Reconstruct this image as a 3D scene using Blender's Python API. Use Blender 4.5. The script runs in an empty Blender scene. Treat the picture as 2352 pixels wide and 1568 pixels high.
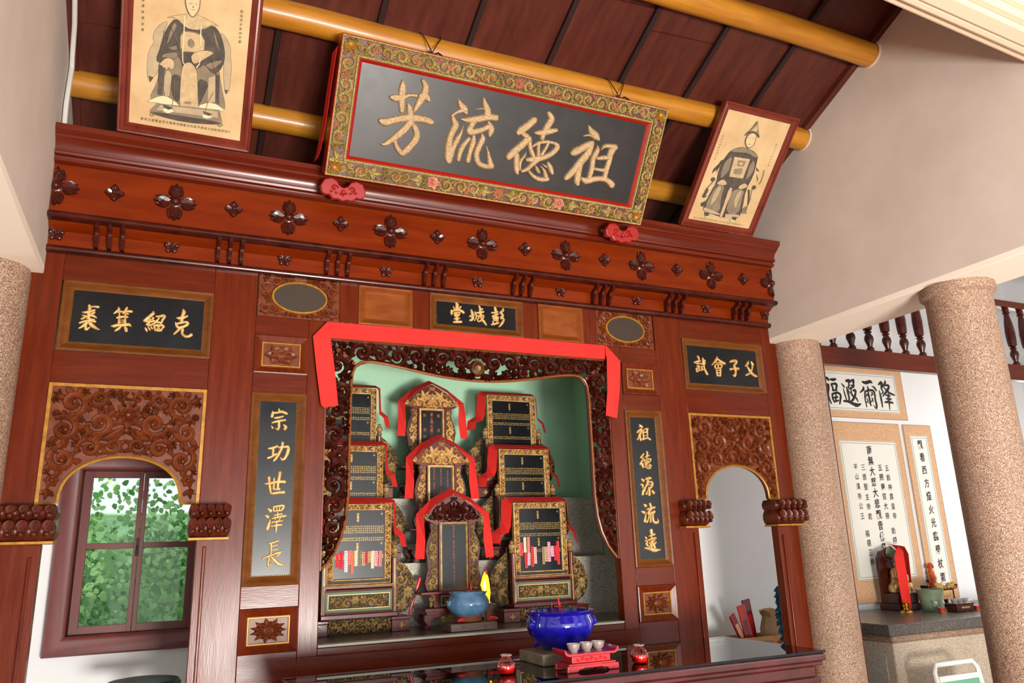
import bpy, math, random
import numpy as np
from mathutils import Matrix, Vector
PI = math.pi
C = bpy.context.scene.collection
SC = bpy.context.scene

# ------------------------------------------------------------------ camera
def cam_setup():
    cx, cy, cz = -1.48797, -3.74582, 1.5
    ya, pi_, ro, F = 0.424251, 0.263994, -0.033969, 1759.603
    f = Vector((math.sin(ya)*math.cos(pi_), math.cos(ya)*math.cos(pi_), math.sin(pi_)))
    rt = Vector((math.cos(ya), -math.sin(ya), 0)); up = rt.cross(f)
    r2 = math.cos(ro)*rt + math.sin(ro)*up
    u2 = -math.sin(ro)*rt + math.cos(ro)*up
    cd = bpy.data.cameras.new('camera'); co = bpy.data.objects.new('camera', cd); C.objects.link(co)
    cd.sensor_fit = 'HORIZONTAL'; cd.sensor_width = 36.0; cd.lens = F/2352*36.0
    cd.clip_start = 0.02; cd.clip_end = 200
    co.matrix_world = Matrix(((r2.x, u2.x, -f.x, cx), (r2.y, u2.y, -f.y, cy), (r2.z, u2.z, -f.z, cz), (0, 0, 0, 1)))
    SC.camera = co
cam_setup()

# ------------------------------------------------------------------ world, lights, exposure
w = bpy.data.worlds.new('sky'); SC.world = w; w.use_nodes = True
nt = w.node_tree; bgn = nt.nodes['Background']
bgn.inputs['Color'].default_value = (0.86, 0.93, 1.0, 1); bgn.inputs['Strength'].default_value = 1.05
sd = bpy.data.lights.new('sun', 'SUN'); sd.energy = 5.0; sd.angle = 0.02; sd.color = (1, .95, .86)
so = bpy.data.objects.new('sun', sd); C.objects.link(so)
so.rotation_euler = Vector((-.28, .72, -.62)).to_track_quat('-Z', 'Y').to_euler()
def area(name, loc, target, sx, sy, energy, color):
    l = bpy.data.lights.new(name, 'AREA'); l.shape = 'RECTANGLE'; l.size = sx; l.size_y = sy; l.energy = energy; l.color = color
    o = bpy.data.objects.new(name, l); C.objects.link(o); o.location = loc
    o.rotation_euler = (Vector(target)-Vector(loc)).to_track_quat('-Z', 'Y').to_euler()
    return o
area('daylight_entrance', (-.2, -6.2, .50), (0.0, 0.0, 2.1), 1.3, .8, 400, (1.0, .94, .865))
area('daylight_front', (.2, -6.3, 1.5), (0.0, 0.0, 1.9), 4.6, 2.6, 70, (1.0, .965, .92))
area('daylight_side_bay', (5.0, -5.8, 1.6), (4.2, 0.5, 1.8), 2.4, 2.4, 34, (1.0, .93, .84))
area('fill_back_corridor', (-6.2, .62, 1.7), (-1.0, .9, 1.2), .9, 2.0, 45, (.92, .97, 1.0))  # unseen fill lamp added to brighten the wall behind the left arch
area('fill_side_corridor', (6.2, .60, 2.0), (1.6, 1.1, 1.3), .9, 2.0, 18, (1.0, .97, .92))  # added fill out of view, lifts the wall behind the right arch
SC.view_settings.view_transform = 'Standard'
SC.view_settings.look = 'None'
SC.view_settings.exposure = 0.28
SC.view_settings.gamma = 1.0
SC.view_settings.use_curve_mapping = False

# ------------------------------------------------------------------ materials
def s2l(c): return tuple(((x/255)/12.92 if x/255 <= .04045 else ((x/255+.055)/1.055)**2.4) for x in c)
MATS = {}
def mat(name, rgb, rough=.5, metal=0., spec=.5, coat=0., var=None, vscale=8., vstretch=(1, 1, 1), bump=0., bscale=60., emit=None, estr=0., alpha=1., trans=0., ior=1.45, sheen=0., vor=None, coat_rough=.08):
    m = bpy.data.materials.new(name); m.use_nodes = True; n = m.node_tree.nodes; L = m.node_tree.links
    b = n['Principled BSDF']
    c1 = s2l(rgb)
    b.inputs['Base Color'].default_value = (*c1, 1); b.inputs['Roughness'].default_value = rough; b.inputs['Metallic'].default_value = metal
    b.inputs['Specular IOR Level'].default_value = spec; b.inputs['Coat Weight'].default_value = coat; b.inputs['Coat Roughness'].default_value = coat_rough
    b.inputs['IOR'].default_value = ior; b.inputs['Transmission Weight'].default_value = trans; b.inputs['Alpha'].default_value = alpha
    b.inputs['Sheen Weight'].default_value = sheen
    tc = n.new('ShaderNodeTexCoord'); mp = n.new('ShaderNodeMapping'); mp.inputs['Scale'].default_value = vstretch
    L.new(tc.outputs['Object'], mp.inputs['Vector'])
    if var is not None:
        nz = n.new('ShaderNodeTexNoise'); nz.inputs['Scale'].default_value = vscale; nz.inputs['Detail'].default_value = 6; nz.inputs['Roughness'].default_value = .6
        L.new(mp.outputs['Vector'], nz.inputs['Vector'])
        cr = n.new('ShaderNodeValToRGB'); cr.color_ramp.elements[0].position = .32; cr.color_ramp.elements[1].position = .68
        cr.color_ramp.elements[0].color = (*s2l(var), 1); cr.color_ramp.elements[1].color = (*c1, 1)
        L.new(nz.outputs['Fac'], cr.inputs['Fac'])
        L.new(cr.outputs['Color'], b.inputs['Base Color'])
        mr = n.new('ShaderNodeMapRange'); mr.inputs['To Min'].default_value = max(.02, rough-.08); mr.inputs['To Max'].default_value = min(1, rough+.1)
        L.new(nz.outputs['Fac'], mr.inputs['Value']); L.new(mr.outputs['Result'], b.inputs['Roughness'])
    if vor is not None:  # speckled aggregate: list of (pos, rgb)
        vo = n.new('ShaderNodeTexVoronoi'); vo.inputs['Scale'].default_value = vscale
        L.new(mp.outputs['Vector'], vo.inputs['Vector'])
        sx = n.new('ShaderNodeSeparateColor'); L.new(vo.outputs['Color'], sx.inputs['Color'])
        cr = n.new('ShaderNodeValToRGB'); cr.color_ramp.interpolation = 'CONSTANT'
        while len(cr.color_ramp.elements) < len(vor): cr.color_ramp.elements.new(.5)
        for e, (p, c) in zip(cr.color_ramp.elements, vor): e.position = p; e.color = (*s2l(c), 1)
        L.new(sx.outputs['Red'], cr.inputs['Fac'])
        nz = n.new('ShaderNodeTexNoise'); nz.inputs['Scale'].default_value = 3; nz.inputs['Detail'].default_value = 4
        L.new(tc.outputs['Object'], nz.inputs['Vector'])
        mx = n.new('ShaderNodeMix'); mx.data_type = 'RGBA'; mx.blend_type = 'MULTIPLY'; mx.inputs[0].default_value = .35
        L.new(cr.outputs['Color'], mx.inputs[6]); L.new(nz.outputs['Fac'], mx.inputs[7]); L.new(mx.outputs[2], b.inputs['Base Color'])
        bp = n.new('ShaderNodeBump'); bp.inputs['Strength'].default_value = .5; bp.inputs['Distance'].default_value = .002
        L.new(vo.outputs['Distance'], bp.inputs['Height']); L.new(bp.outputs['Normal'], b.inputs['Normal'])
    elif bump > 0:
        nb = n.new('ShaderNodeTexNoise'); nb.inputs['Scale'].default_value = bscale; nb.inputs['Detail'].default_value = 4
        L.new(mp.outputs['Vector'], nb.inputs['Vector'])
        bp = n.new('ShaderNodeBump'); bp.inputs['Strength'].default_value = bump; bp.inputs['Distance'].default_value = .004
        L.new(nb.outputs['Fac'], bp.inputs['Height']); L.new(bp.outputs['Normal'], b.inputs['Normal'])
    if emit is not None:
        b.inputs['Emission Color'].default_value = (*s2l(emit), 1); b.inputs['Emission Strength'].default_value = estr
    MATS[name] = m; return m
mat('wood', (102, 36, 8), .24, spec=.27, coat=.0, var=(82, 25, 8), vscale=5, vstretch=(7, 7, .6), bump=.08, bscale=30)
mat('wood_h', (96, 33, 7), .24, spec=.27, coat=.0, var=(80, 25, 8), vscale=5, vstretch=(.6, 7, 7), bump=.08, bscale=30)
mat('wood_frieze', (120, 42, 5), .22, spec=.25, var=(98, 28, 4), vscale=4, vstretch=(.7, 6, 5))
mat('wood_honey', (134, 70, 22), .3, spec=.4, var=(112, 54, 16), vscale=9, vstretch=(1, 3, 3))
mat('wood_carve', (118, 58, 27), .38, spec=.4, coat=.0, var=(86, 36, 15), vscale=18, coat_rough=.15)
mat('wood_dark', (74, 24, 14), .25, spec=.4, coat=.12, var=(46, 13, 8), vscale=12, coat_rough=.12)
mat('capital_wood', (92, 36, 18), .34, spec=.4, var=(62, 21, 11), vscale=20)
mat('trim_cream', (222, 206, 178), .7)
mat('wood_cornice', (104, 34, 13), .24, spec=.5, coat=.1, var=(80, 23, 9), vscale=4, vstretch=(.5, 8, 8), coat_rough=.16)
mat('window_wood', (108, 42, 38), .45, coat=.05, var=(88, 32, 30), vscale=6, vstretch=(5, 5, 1))
mat('roof_wood', (88, 38, 26), .5, var=(64, 24, 16), vscale=3, vstretch=(6, 1, 1), bump=.1, bscale=20)
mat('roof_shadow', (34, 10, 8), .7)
mat('roof_void', (10, 5, 4), .9)
mat('purlin_paint', (190, 132, 40), .38, coat=.25, var=(158, 100, 24), vscale=4, vstretch=(.5, 6, 6), bump=.1, bscale=12)
mat('vent_dark', (62, 48, 34), .6, var=(44, 34, 24), vscale=120)
mat('gilt_paint', (178, 126, 36), .42, metal=.25, var=(140, 92, 24), vscale=30)
mat('carve_dark', (38, 24, 16), .6)
mat('maroon_dark', (70, 22, 18), .5)
mat('wood_olive', (112, 64, 22), .3, spec=.4, var=(90, 48, 15), vscale=9, vstretch=(1, 3, 3))
mat('gold', (224, 192, 130), .45, metal=.3, var=(180, 130, 64), vscale=40, bump=.3, bscale=160)
mat('gold_old', (176, 148, 92), .5, metal=.2, var=(116, 88, 50), vscale=45, bump=.3, bscale=140)
mat('glitter_gold', (205, 170, 118), .38, metal=.35, vscale=700, vor=[(0, (150, 112, 70)), (.3, (200, 160, 104)), (.6, (226, 200, 150)), (.88, (255, 246, 220))])
mat('glitter_olive', (160, 140, 60), .38, metal=.3, vscale=600, vor=[(0, (120, 96, 40)), (.3, (168, 142, 62)), (.7, (196, 176, 96)), (.92, (240, 236, 196))])
mat('glitter_pink', (206, 128, 100), .4, metal=.2, vscale=600, vor=[(0, (176, 84, 60)), (.35, (212, 130, 100)), (.75, (232, 168, 136)), (.93, (255, 226, 206))])
mat('plum', (84, 52, 48), .5, metal=.1)
mat('lacquer', (20, 23, 26), .26, spec=.42, coat=.0, var=(13, 14, 15), vscale=5)
mat('lacquer_worn', (40, 39, 38), .36, spec=.35, coat=.08, var=(28, 27, 26), vscale=7, coat_rough=.3)
mat('red_lacquer', (150, 20, 14), .35, coat=.3)
mat('red_cloth', (222, 52, 46), .8, spec=.2, var=(212, 44, 40), vscale=6)
mat('maroon', (96, 24, 22), .4, coat=.2, var=(74, 18, 16), vscale=14)
mat('sea_green', (104, 128, 104), .6)
mat('plaster', (214, 202, 190), .85, var=(202, 189, 176), vscale=2.2, vstretch=(1, 1, 1), bump=.25, bscale=5)
mat('white_wall', (232, 234, 234), .8, var=(224, 226, 228), vscale=1.5)
mat('cream', (248, 238, 220), .7)
mat('green_wall', (178, 222, 190), .8, var=(168, 214, 180), vscale=2)
mat('aggregate', (170, 130, 104), .55, vscale=380, vor=[(0, (96, 72, 56)), (.18, (146, 112, 88)), (.42, (174, 140, 114)), (.72, (192, 162, 138)), (.93, (232, 216, 198))])
mat('aggregate_grey', (150, 144, 130), .6, vscale=300, vor=[(0, (150, 142, 128)), (.2, (196, 188, 172)), (.6, (214, 208, 194)), (.9, (236, 232, 222))])
mat('aggregate_pale', (200, 184, 160), .55, vscale=300, vor=[(0, (176, 156, 130)), (.3, (204, 188, 164)), (.7, (220, 206, 186)), (.93, (246, 240, 228))])
mat('granite_top', (90, 86, 80), .22, coat=.15, vscale=300, vor=[(0, (72, 68, 62)), (.4, (98, 92, 86)), (.8, (130, 124, 116))])
mat('marble_edge', (168, 172, 162), .4)
mat('tile_floor', (150, 96, 70), .35, var=(132, 82, 60), vscale=3)
mat('paper', (206, 180, 136), .75, var=(186, 154, 106), vscale=5)
mat('paper_fig', (204, 180, 138), .8)
mat('ink_dark', (62, 56, 50), .8, var=(88, 80, 70), vscale=22)
mat('ink_mid', (116, 103, 84), .8, var=(142, 126, 102), vscale=18)
mat('ink_light', (162, 144, 114), .8, var=(182, 162, 128), vscale=18)
mat('ink_tan', (196, 172, 130), .8, var=(172, 148, 108), vscale=40)
mat('ink_pale', (222, 200, 160), .8)
mat('ink_text', (70, 60, 48), .8)
mat('frame_red', (118, 44, 26), .28, coat=.3, var=(92, 30, 18), vscale=8)
mat('steel', (214, 210, 204), .32, metal=.75)
mat('brass', (196, 156, 70), .25, metal=1.)
mat('blue_glaze', (22, 20, 150), .06, coat=.8, var=(12, 10, 110), vscale=6)
mat('blue_pale', (96, 136, 168), .12, coat=.6, var=(60, 96, 130), vscale=14)
mat('clay', (112, 58, 28), .6)
mat('ash', (128, 122, 116), .95, bump=.6, bscale=60)
mat('incense', (200, 20, 50), .6)
mat('block_wood', (112, 96, 88), .6, var=(84, 66, 58), vscale=10, vstretch=(1, 4, 8))
mat('stone_block', (128, 118, 100), .6, var=(100, 90, 74), vscale=20)
mat('stand_red', (176, 28, 38), .3, coat=.4, var=(140, 18, 26), vscale=12)
mat('jelly_red', (214, 24, 16), .25, coat=.5)
mat('flame', (255, 190, 40), .5, emit=(255, 176, 30), estr=2.2)
mat('flame_core', (255, 240, 190), .5, emit=(255, 236, 180), estr=3.0)
mat('flame_tip', (180, 20, 10), .6)
mat('cardboard', (186, 140, 92), .8)
mat('kraft', (170, 138, 98), .8, bump=.4, bscale=20)
mat('packet_red', (196, 24, 26), .3, coat=.4)
mat('packet_maroon', (116, 16, 34), .3, coat=.4)
mat('duster_blue', (52, 108, 150), .9, bump=1., bscale=120)
mat('print_text', (176, 40, 30), .7)
mat('scroll_brown', (196, 150, 108), .7, var=(212, 172, 132), vscale=30, vstretch=(1, 1, 4))
mat('scroll_white', (226, 224, 214), .35)
mat('black_ink', (18, 18, 18), .6)
mat('grey_line', (84, 78, 68), .6)
mat('gold_text', (198, 128, 48), .45, metal=.3)
mat('gold_text_pale', (206, 168, 92), .45, metal=.3)
mat('red_text', (176, 84, 50), .5)
mat('table_wood', (74, 26, 24), .25, coat=.5, var=(52, 16, 15), vscale=8)
mat('white_plastic', (228, 230, 226), .4)
mat('green_plastic', (110, 170, 140), .4)
mat('jade', (118, 134, 106), .4, var=(92, 108, 84), vscale=12)
mat('orange_dragon', (206, 96, 30), .5, var=(150, 50, 16), vscale=60)
mat('skin', (222, 160, 130), .5)
mat('foliage_a', (150, 196, 122), .6, var=(96, 156, 76), vscale=3)  # both leaf greens lightened so the colour carries the outdoor brightness
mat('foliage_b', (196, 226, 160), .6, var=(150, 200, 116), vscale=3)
mat('bamboo', (170, 168, 140), .6)
mat('earth', (120, 104, 84), .9)
mat('wire', (40, 22, 14), .6)
mat('conduit_white', (206, 204, 198), .5)
mat('black_rubber', (18, 20, 24), .4)
def strip_mat(i, rgb):
    return mat('strip_%d' % i, rgb, .7)
def glassy(name, tint, glossfac):
    m = bpy.data.materials.new(name); m.use_nodes = True; n = m.node_tree.nodes; L = m.node_tree.links; n.clear()
    o = n.new('ShaderNodeOutputMaterial'); t = n.new('ShaderNodeBsdfTransparent'); t.inputs['Color'].default_value = (*tint, 1)
    g = n.new('ShaderNodeBsdfGlossy'); g.inputs['Roughness'].default_value = .01; fr = n.new('ShaderNodeFresnel'); fr.inputs['IOR'].default_value = 1.5
    ad = n.new('ShaderNodeMath'); ad.operation = 'MULTIPLY'; ad.use_clamp = True; ad.inputs[1].default_value = glossfac
    mx = n.new('ShaderNodeMixShader'); L.new(fr.outputs[0], ad.inputs[0]); L.new(ad.outputs[0], mx.inputs[0]); L.new(t.outputs[0], mx.inputs[1]); L.new(g.outputs[0], mx.inputs[2]); L.new(mx.outputs[0], o.inputs[0])
    MATS[name] = m
glassy('pane_glass', (.93, .97, .95), .30)
glassy('table_glass', (.72, .88, .82), 1.25)
glassy('jar_glass', (.95, .95, .94), 1.3)

# ------------------------------------------------------------------ mesh builder
class MB:
    def __init__(s, M=None): s.v = []; s.f = []; s.M = M or Matrix()
    def add(s, vs, fs):
        n = len(s.v); M = s.M
        s.v += [tuple(M @ Vector(p)) for p in vs]; s.f += [tuple(i+n for i in f) for f in fs]
    def box(s, x0, x1, y0, y1, z0, z1):
        s.add([(x0, y0, z0), (x1, y0, z0), (x1, y1, z0), (x0, y1, z0), (x0, y0, z1), (x1, y0, z1), (x1, y1, z1), (x0, y1, z1)],
              [(0, 3, 2, 1), (4, 5, 6, 7), (0, 1, 5, 4), (1, 2, 6, 5), (2, 3, 7, 6), (3, 0, 4, 7)])
        return s
    def quad(s, a, b, c, d): s.add([a, b, c, d], [(0, 1, 2, 3)]); return s
    def prism(s, pts, y0, y1, axis='y'):
        n = len(pts)
        if axis == 'y': A = [(p[0], y0, p[1]) for p in pts]+[(p[0], y1, p[1]) for p in pts]
        elif axis == 'x': A = [(y0, p[0], p[1]) for p in pts]+[(y1, p[0], p[1]) for p in pts]
        else: A = [(p[0], p[1], y0) for p in pts]+[(p[0], p[1], y1) for p in pts]
        area_ = sum(pts[i][0]*pts[(i+1) % n][1]-pts[(i+1) % n][0]*pts[i][1] for i in range(n))
        F = [tuple(range(n)), tuple(range(2*n-1, n-1, -1))]+[(i, i+n, (i+1) % n+n, (i+1) % n) for i in range(n)]
        flip = (area_ < 0) if axis in ('y',) else (area_ > 0)
        if axis == 'x': flip = area_ < 0; flip = not flip
        if flip: F = [tuple(reversed(f)) for f in F]
        s.add(A, F); return s
    def rings(s, x0, x1, z0, z1, prof, cap=True):
        """picture-frame moulding: prof = [(inset, depth towards -y)...]"""
        V = []
        for a, d in prof: V += [(x0+a, -d, z0+a), (x1-a, -d, z0+a), (x1-a, -d, z1-a), (x0+a, -d, z1-a)]
        F = []
        for i in range(len(prof)-1):
            for k in range(4): F.append((4*i+k, 4*i+(k+1) % 4, 4*i+4+(k+1) % 4, 4*i+4+k))
        if cap: n = 4*(len(prof)-1); F.append((n, n+1, n+2, n+3))
        s.add(V, F); return s
    def lathe(s, prof, n=24, cx=0, cy=0, cap=True):
        V = []; F = []
        for r, z in prof:
            for k in range(n): a = 2*PI*k/n; V.append((cx+r*math.cos(a), cy+r*math.sin(a), z))
        for i in range(len(prof)-1):
            for k in range(n): F.append((i*n+k, i*n+(k+1) % n, (i+1)*n+(k+1) % n, (i+1)*n+k))
        if cap:
            F.append(tuple(range(n-1, -1, -1))); m = (len(prof)-1)*n; F.append(tuple(range(m, m+n)))
        s.add(V, F); return s
    def tube(s, pts, r, n=8, closed=False):
        P = [Vector(p) for p in pts]; R = r if isinstance(r, (list, tuple)) else [r]*len(P); V = []; F = []
        m = len(P); pn = None
        for i, p in enumerate(P):
            a = P[i-1] if (i > 0 or closed) else P[i]; b = P[(i+1) % m] if (i < m-1 or closed) else P[i]
            t = (b-a).normalized()
            if pn is None: pn = t.cross(Vector((0, 0, 1)) if abs(t.z) < .9 else Vector((0, 1, 0))).normalized()
            pn = (pn-t*pn.dot(t)).normalized(); q = t.cross(pn)
            for k in range(n): an = 2*PI*k/n; V.append(tuple(p+R[i]*(math.cos(an)*pn+math.sin(an)*q)))
        for i in range(m-1 if not closed else m):
            j = (i+1) % m
            for k in range(n): F.append((i*n+k, i*n+(k+1) % n, j*n+(k+1) % n, j*n+k))
        if not closed: F.append(tuple(range(n-1, -1, -1))); F.append(tuple(range((m-1)*n, m*n)))
        s.add(V, F); return s
    # ---- relief elements: local plane (u, v), height w toward -y
    def band(s, pts, wd, h, y=0., groove=.55):
        m = len(pts); V = []; F = []
        pr = [(-1, 0), (-.68, .85), (0, groove), (.68, .85), (1, 0)]
        for i in range(m):
            a = pts[max(0, i-1)]; b = pts[min(m-1, i+1)]; dx, dz = b[0]-a[0], b[1]-a[1]; l = math.hypot(dx, dz) or 1
            nx, nz = -dz/l, dx/l; ww = wd[i] if isinstance(wd, list) else wd; hh = h[i] if isinstance(h, list) else h
            for q, t in pr: V.append((pts[i][0]+nx*ww*q, y-hh*t, pts[i][1]+nz*ww*q))
        for i in range(m-1):
            for k in range(4): F.append((5*i+k, 5*i+5+k, 5*i+6+k, 5*i+1+k))
        s.add(V, F); return s
    def leaf(s, u, v, ang, L, W, h, y=0., bend=0., n=5):
        pts = []; wd = []; hh = []
        x, z, a = u, v, ang
        for i in range(n+1):
            t = i/n; pts.append((x, z)); wd.append(max(W*math.sin(PI*min(1, (t*.93+.05))**.8), .0004)); hh.append(h*(.5+.6*math.sin(PI*t*.9)))
            a += bend/n; x += math.cos(a)*L/n; z += math.sin(a)*L/n
        return s.band(pts, wd, hh, y, .45)
    def dome(s, u, v, R, h, y=0., n=8):
        V = []; F = []
        for r, q in ((1, 0), (.8, .65), (.4, .93)):
            for k in range(n): a = 2*PI*k/n; V.append((u+R*r*math.cos(a), y-h*q, v+R*r*math.sin(a)))
        V.append((u, y-h, v))
        for i in range(2):
            for k in range(n): F.append((i*n+k, i*n+(k+1) % n, (i+1)*n+(k+1) % n, (i+1)*n+k))
        for k in range(n): F.append((2*n+k, 2*n+(k+1) % n, 3*n))
        s.add(V, F); return s
    def curl(s, cu, cv, R, a0, d, turns, w, h, y=0.):
        n = max(8, int(12*turns)); pts = []; wd = []
        for i in range(n+1):
            t = i/n; r = R*(1-.8*t**.85)-w*.4; a = a0+d*t*turns*2*PI
            pts.append((cu+r*math.cos(a), cv+r*math.sin(a))); wd.append(w*(.35+.9*math.sin(PI*min(1, .12+.88*t))**.6*(1-.35*t)))
        s.band(pts, wd, h, y, .5); s.dome(pts[-1][0], pts[-1][1], w*.85, h*1.15, y, 6); return s
    def flower(s, u, v, R, h, n=6, y=0., rot=0.):
        for k in range(n):
            a = rot+2*PI*k/n; s.leaf(u+math.cos(a)*R*.18, v+math.sin(a)*R*.18, a, R*.82, R*(.9*math.sin(PI/n)), h*.7, y, 0, 3)
        s.dome(u, v, R*.3, h*1.1, y, 8); return s
    def build(s, name, m, parent=None, smooth=True, ang=35, stuff=False, bevel=0., mesh=None):
        if mesh is None:
            mesh = bpy.data.meshes.new(name); mesh.from_pydata(s.v, [], s.f); mesh.update()
            if smooth:
                mesh.shade_smooth(); mesh.set_sharp_from_angle(angle=math.radians(ang))
            mesh.materials.append(MATS[m] if isinstance(m, str) else m)
        o = bpy.data.objects.new(name, mesh); C.objects.link(o)
        if parent is not None: o.parent = parent
        if stuff: o['kind'] = 'stuff'
        if bevel > 0:
            b = o.modifiers.new('bevel', 'BEVEL'); b.width = bevel; b.segments = 2; b.limit_method = 'ANGLE'; b.angle_limit = math.radians(40); b.harden_normals = False
        return o
def tag(o, label, cat, group=None, kind=None):
    o['label'] = label; o['category'] = cat
    if group: o['group'] = group
    if kind: o['kind'] = kind
    return o
def struct(o): o['kind'] = 'structure'; return o
def empty(name, loc=(0, 0, 0), rot=(0, 0, 0)):
    o = bpy.data.objects.new(name, None); C.objects.link(o); o.location = loc; o.rotation_euler = rot; o.empty_display_size = .05; return o
def thing(name, label, cat, loc=(0, 0, 0), rot=(0, 0, 0), group=None):
    return tag(empty(name, loc, rot), label, cat, group)
def copy_tree(o, parent=None):
    c = o.copy(); C.objects.link(c); c.parent = parent
    for ch in o.children: copy_tree(ch, c)
    return c
def B(name, m, parent, *a, bevel=.003, **k): return MB().box(*a).build(name, m, parent, bevel=bevel, **k)

# ------------------------------------------------------------------ carved foliage filler
def seg_dist(P, poly):
    D = np.full(len(P), 9.)
    for i in range(len(poly)):
        a = np.array(poly[i]); b = np.array(poly[(i+1) % len(poly)]); ab = b-a; L = ab@ab or 1e-12
        t = np.clip(((P-a)@ab)/L, 0, 1); D = np.minimum(D, np.linalg.norm(P-(a+t[:, None]*ab), axis=1))
    return D
def inside(P, poly):
    r = np.zeros(len(P), bool); n = len(poly)
    for i in range(n):
        x1, y1 = poly[i]; x2, y2 = poly[(i+1) % n]
        c = ((y1 > P[:, 1]) != (y2 > P[:, 1])) & (P[:, 0] < (x2-x1)*(P[:, 1]-y1)/((y2-y1) or 1e-12)+x1)
        r ^= c
    return r
def foliage(outer, holes, rmax, rmin, h, seed=1, mirror=True, mbs=None, y=0., grow=1.12, pads=()):
    """pack scrolls, leaves and blossoms into the region; returns dict of builders"""
    rng = random.Random(seed)
    mbs = mbs or {}
    A = mbs.setdefault('curl', MB()); Lf = mbs.setdefault('leaf', A); Fl = mbs.setdefault('flower', A)
    xs = [p[0] for p in outer]; zs = [p[1] for p in outer]; st = rmin*.5
    gx = np.arange(0 if mirror else min(xs), max(xs), st); gz = np.arange(min(zs), max(zs), st)
    P = np.stack(np.meshgrid(gx, gz), -1).reshape(-1, 2)
    D = seg_dist(P, outer); D[~inside(P, outer)] = -1
    for hp in holes:
        ins = inside(P, hp); D = np.minimum(D, seg_dist(P, hp)); D[ins] = -1
    for (cu, cv, cr) in pads: D = np.minimum(D, np.hypot(P[:, 0]-cu, P[:, 1]-cv)-cr)
    if mirror: D = np.where((D > 0), np.minimum(D, P[:, 0]+rmin*.2), D)
    circ = []; R = rmax
    while R >= rmin:
        idx = np.nonzero(D >= R)[0]
        if len(idx) == 0: R *= .84; continue
        # prefer spots tight against what is already there
        best = idx[np.argsort(D[idx])[:max(1, len(idx)//8)]]
        i = best[rng.randrange(len(best))]; c = P[i]; r = R
        circ.append((float(c[0]), float(c[1]), r)); D = np.minimum(D, np.hypot(P[:, 0]-c[0], P[:, 1]-c[1])-r)
        if len(circ) > 900: break
    for i, (cu, cv, r) in enumerate(circ):
        r *= grow; near = None
        if i:
            near = min(circ[:i], key=lambda q: math.hypot(q[0]-cu, q[1]-cv)-q[2])
        a0 = math.atan2(near[1]-cv, near[0]-cu) if near else rng.random()*6.28
        d = rng.choice((-1, 1)); k = rng.random(); nl = 4+int(r/rmin*.4)
        ops = []
        if near and math.hypot(near[0]-cu, near[1]-cv)-near[2]-r < .5*r:
            q = (near[0]+(cu-near[0])*.35, near[1]+(cv-near[1])*.35); mid = ((cu+q[0])/2+(cv-q[1])*.18*d, (cv+q[1])/2-(cu-q[0])*.18*d)
            ops.append(('b', [(q[0], q[1]), mid, (cu+math.cos(a0)*r*.7, cv+math.sin(a0)*r*.7)], r*.2))
        if r > rmin*1.5*grow and k < .78:
            ops.append(('c', a0, d, 1.15 if r < rmax*.6 else 1.45, r*.21))
            for j in range(nl):
                t = a0+d*(.5+j*4.6/nl); ops.append(('l', cu+math.cos(t)*r*.62, cv+math.sin(t)*r*.62, t+d*.75, r*.68, r*.25, -d*.9))
            if r > rmax*.55: ops.append(('f', cu, cv, r*.34, 5))
        elif k < .9 and r > rmin*1.3:
            ops.append(('f', cu, cv, r*.95, rng.choice((5, 6, 8))))
        else:
            t0 = a0+PI
            for j in (-1, 0, 1): ops.append(('l', cu-math.cos(t0)*r*.8, cv-math.sin(t0)*r*.8, t0+j*.6, r*1.7, r*.38, j*.6))
        for sgn in ((1, -1) if mirror else (1,)):
            hh = h*(.75+.35*rng.random())
            def MX(u): return u*sgn
            def MA(a): return a if sgn == 1 else PI-a
            for o in ops:
                if o[0] == 'b': A.band([(MX(p[0]), p[1]) for p in o[1]], [o[2]*.7, o[2]*1.1, o[2]*.7], hh*.8, y)
                elif o[0] == 'c': A.curl(MX(cu), cv, r, MA(o[1]), o[2]*sgn, o[3], o[4], hh, y)
                elif o[0] == 'l': Lf.leaf(MX(o[1]), o[2], MA(o[3]), o[4], o[5], hh*1.05, y, o[6]*sgn, 4)
                elif o[0] == 'f': Fl.flower(MX(o[1]), o[2], o[3], hh*1.2, o[4], y)
    for g in {id(b): b for b in mbs.values()}.values():
        if not g.f: continue
        V = np.array([(v[0], v[2]) for v in g.v]); ok = inside(V, outer)
        for hp in holes: ok &= ~inside(V, hp)
        g.f = [f for f in g.f if all(ok[i] for i in f)]
        used = sorted({i for f in g.f for i in f}); mp = {o: n for n, o in enumerate(used)}
        g.v = [g.v[i] for i in used]; g.f = [tuple(mp[i] for i in f) for f in g.f]
    return mbs
def rope(parent, pts, r, m='gilt_paint', name='bead_trim', pitch=None):
    """twisted bead trim along a polyline (x,y,z)"""
    pitch = pitch or r*2.6; g = MB()
    P = [Vector(p) for p in pts]
    for a, b in zip(P[:-1], P[1:]):
        L = (b-a).length; n = max(1, int(L/pitch)); t = (b-a)/L
        sd_ = t.cross(Vector((0, 1, 0))).normalized()
        for i in range(n):
            c = a+t*(L*(i+.5)/n); q = t*pitch*.32; s_ = sd_*r
            V = [c-q*1.4+s_*.9, c-q*.2+s_, c+q*1.4-s_*.9, c+q*.2-s_]
            top = c+Vector((0, -r*.9, 0)); n0 = len(g.v)
            g.v += [tuple(p) for p in V]+[tuple(top)]; g.f += [(n0, n0+1, n0+4), (n0+1, n0+2, n0+4), (n0+2, n0+3, n0+4), (n0+3, n0, n0+4)]
    return g.build(name, m, parent, stuff=True)

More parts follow.
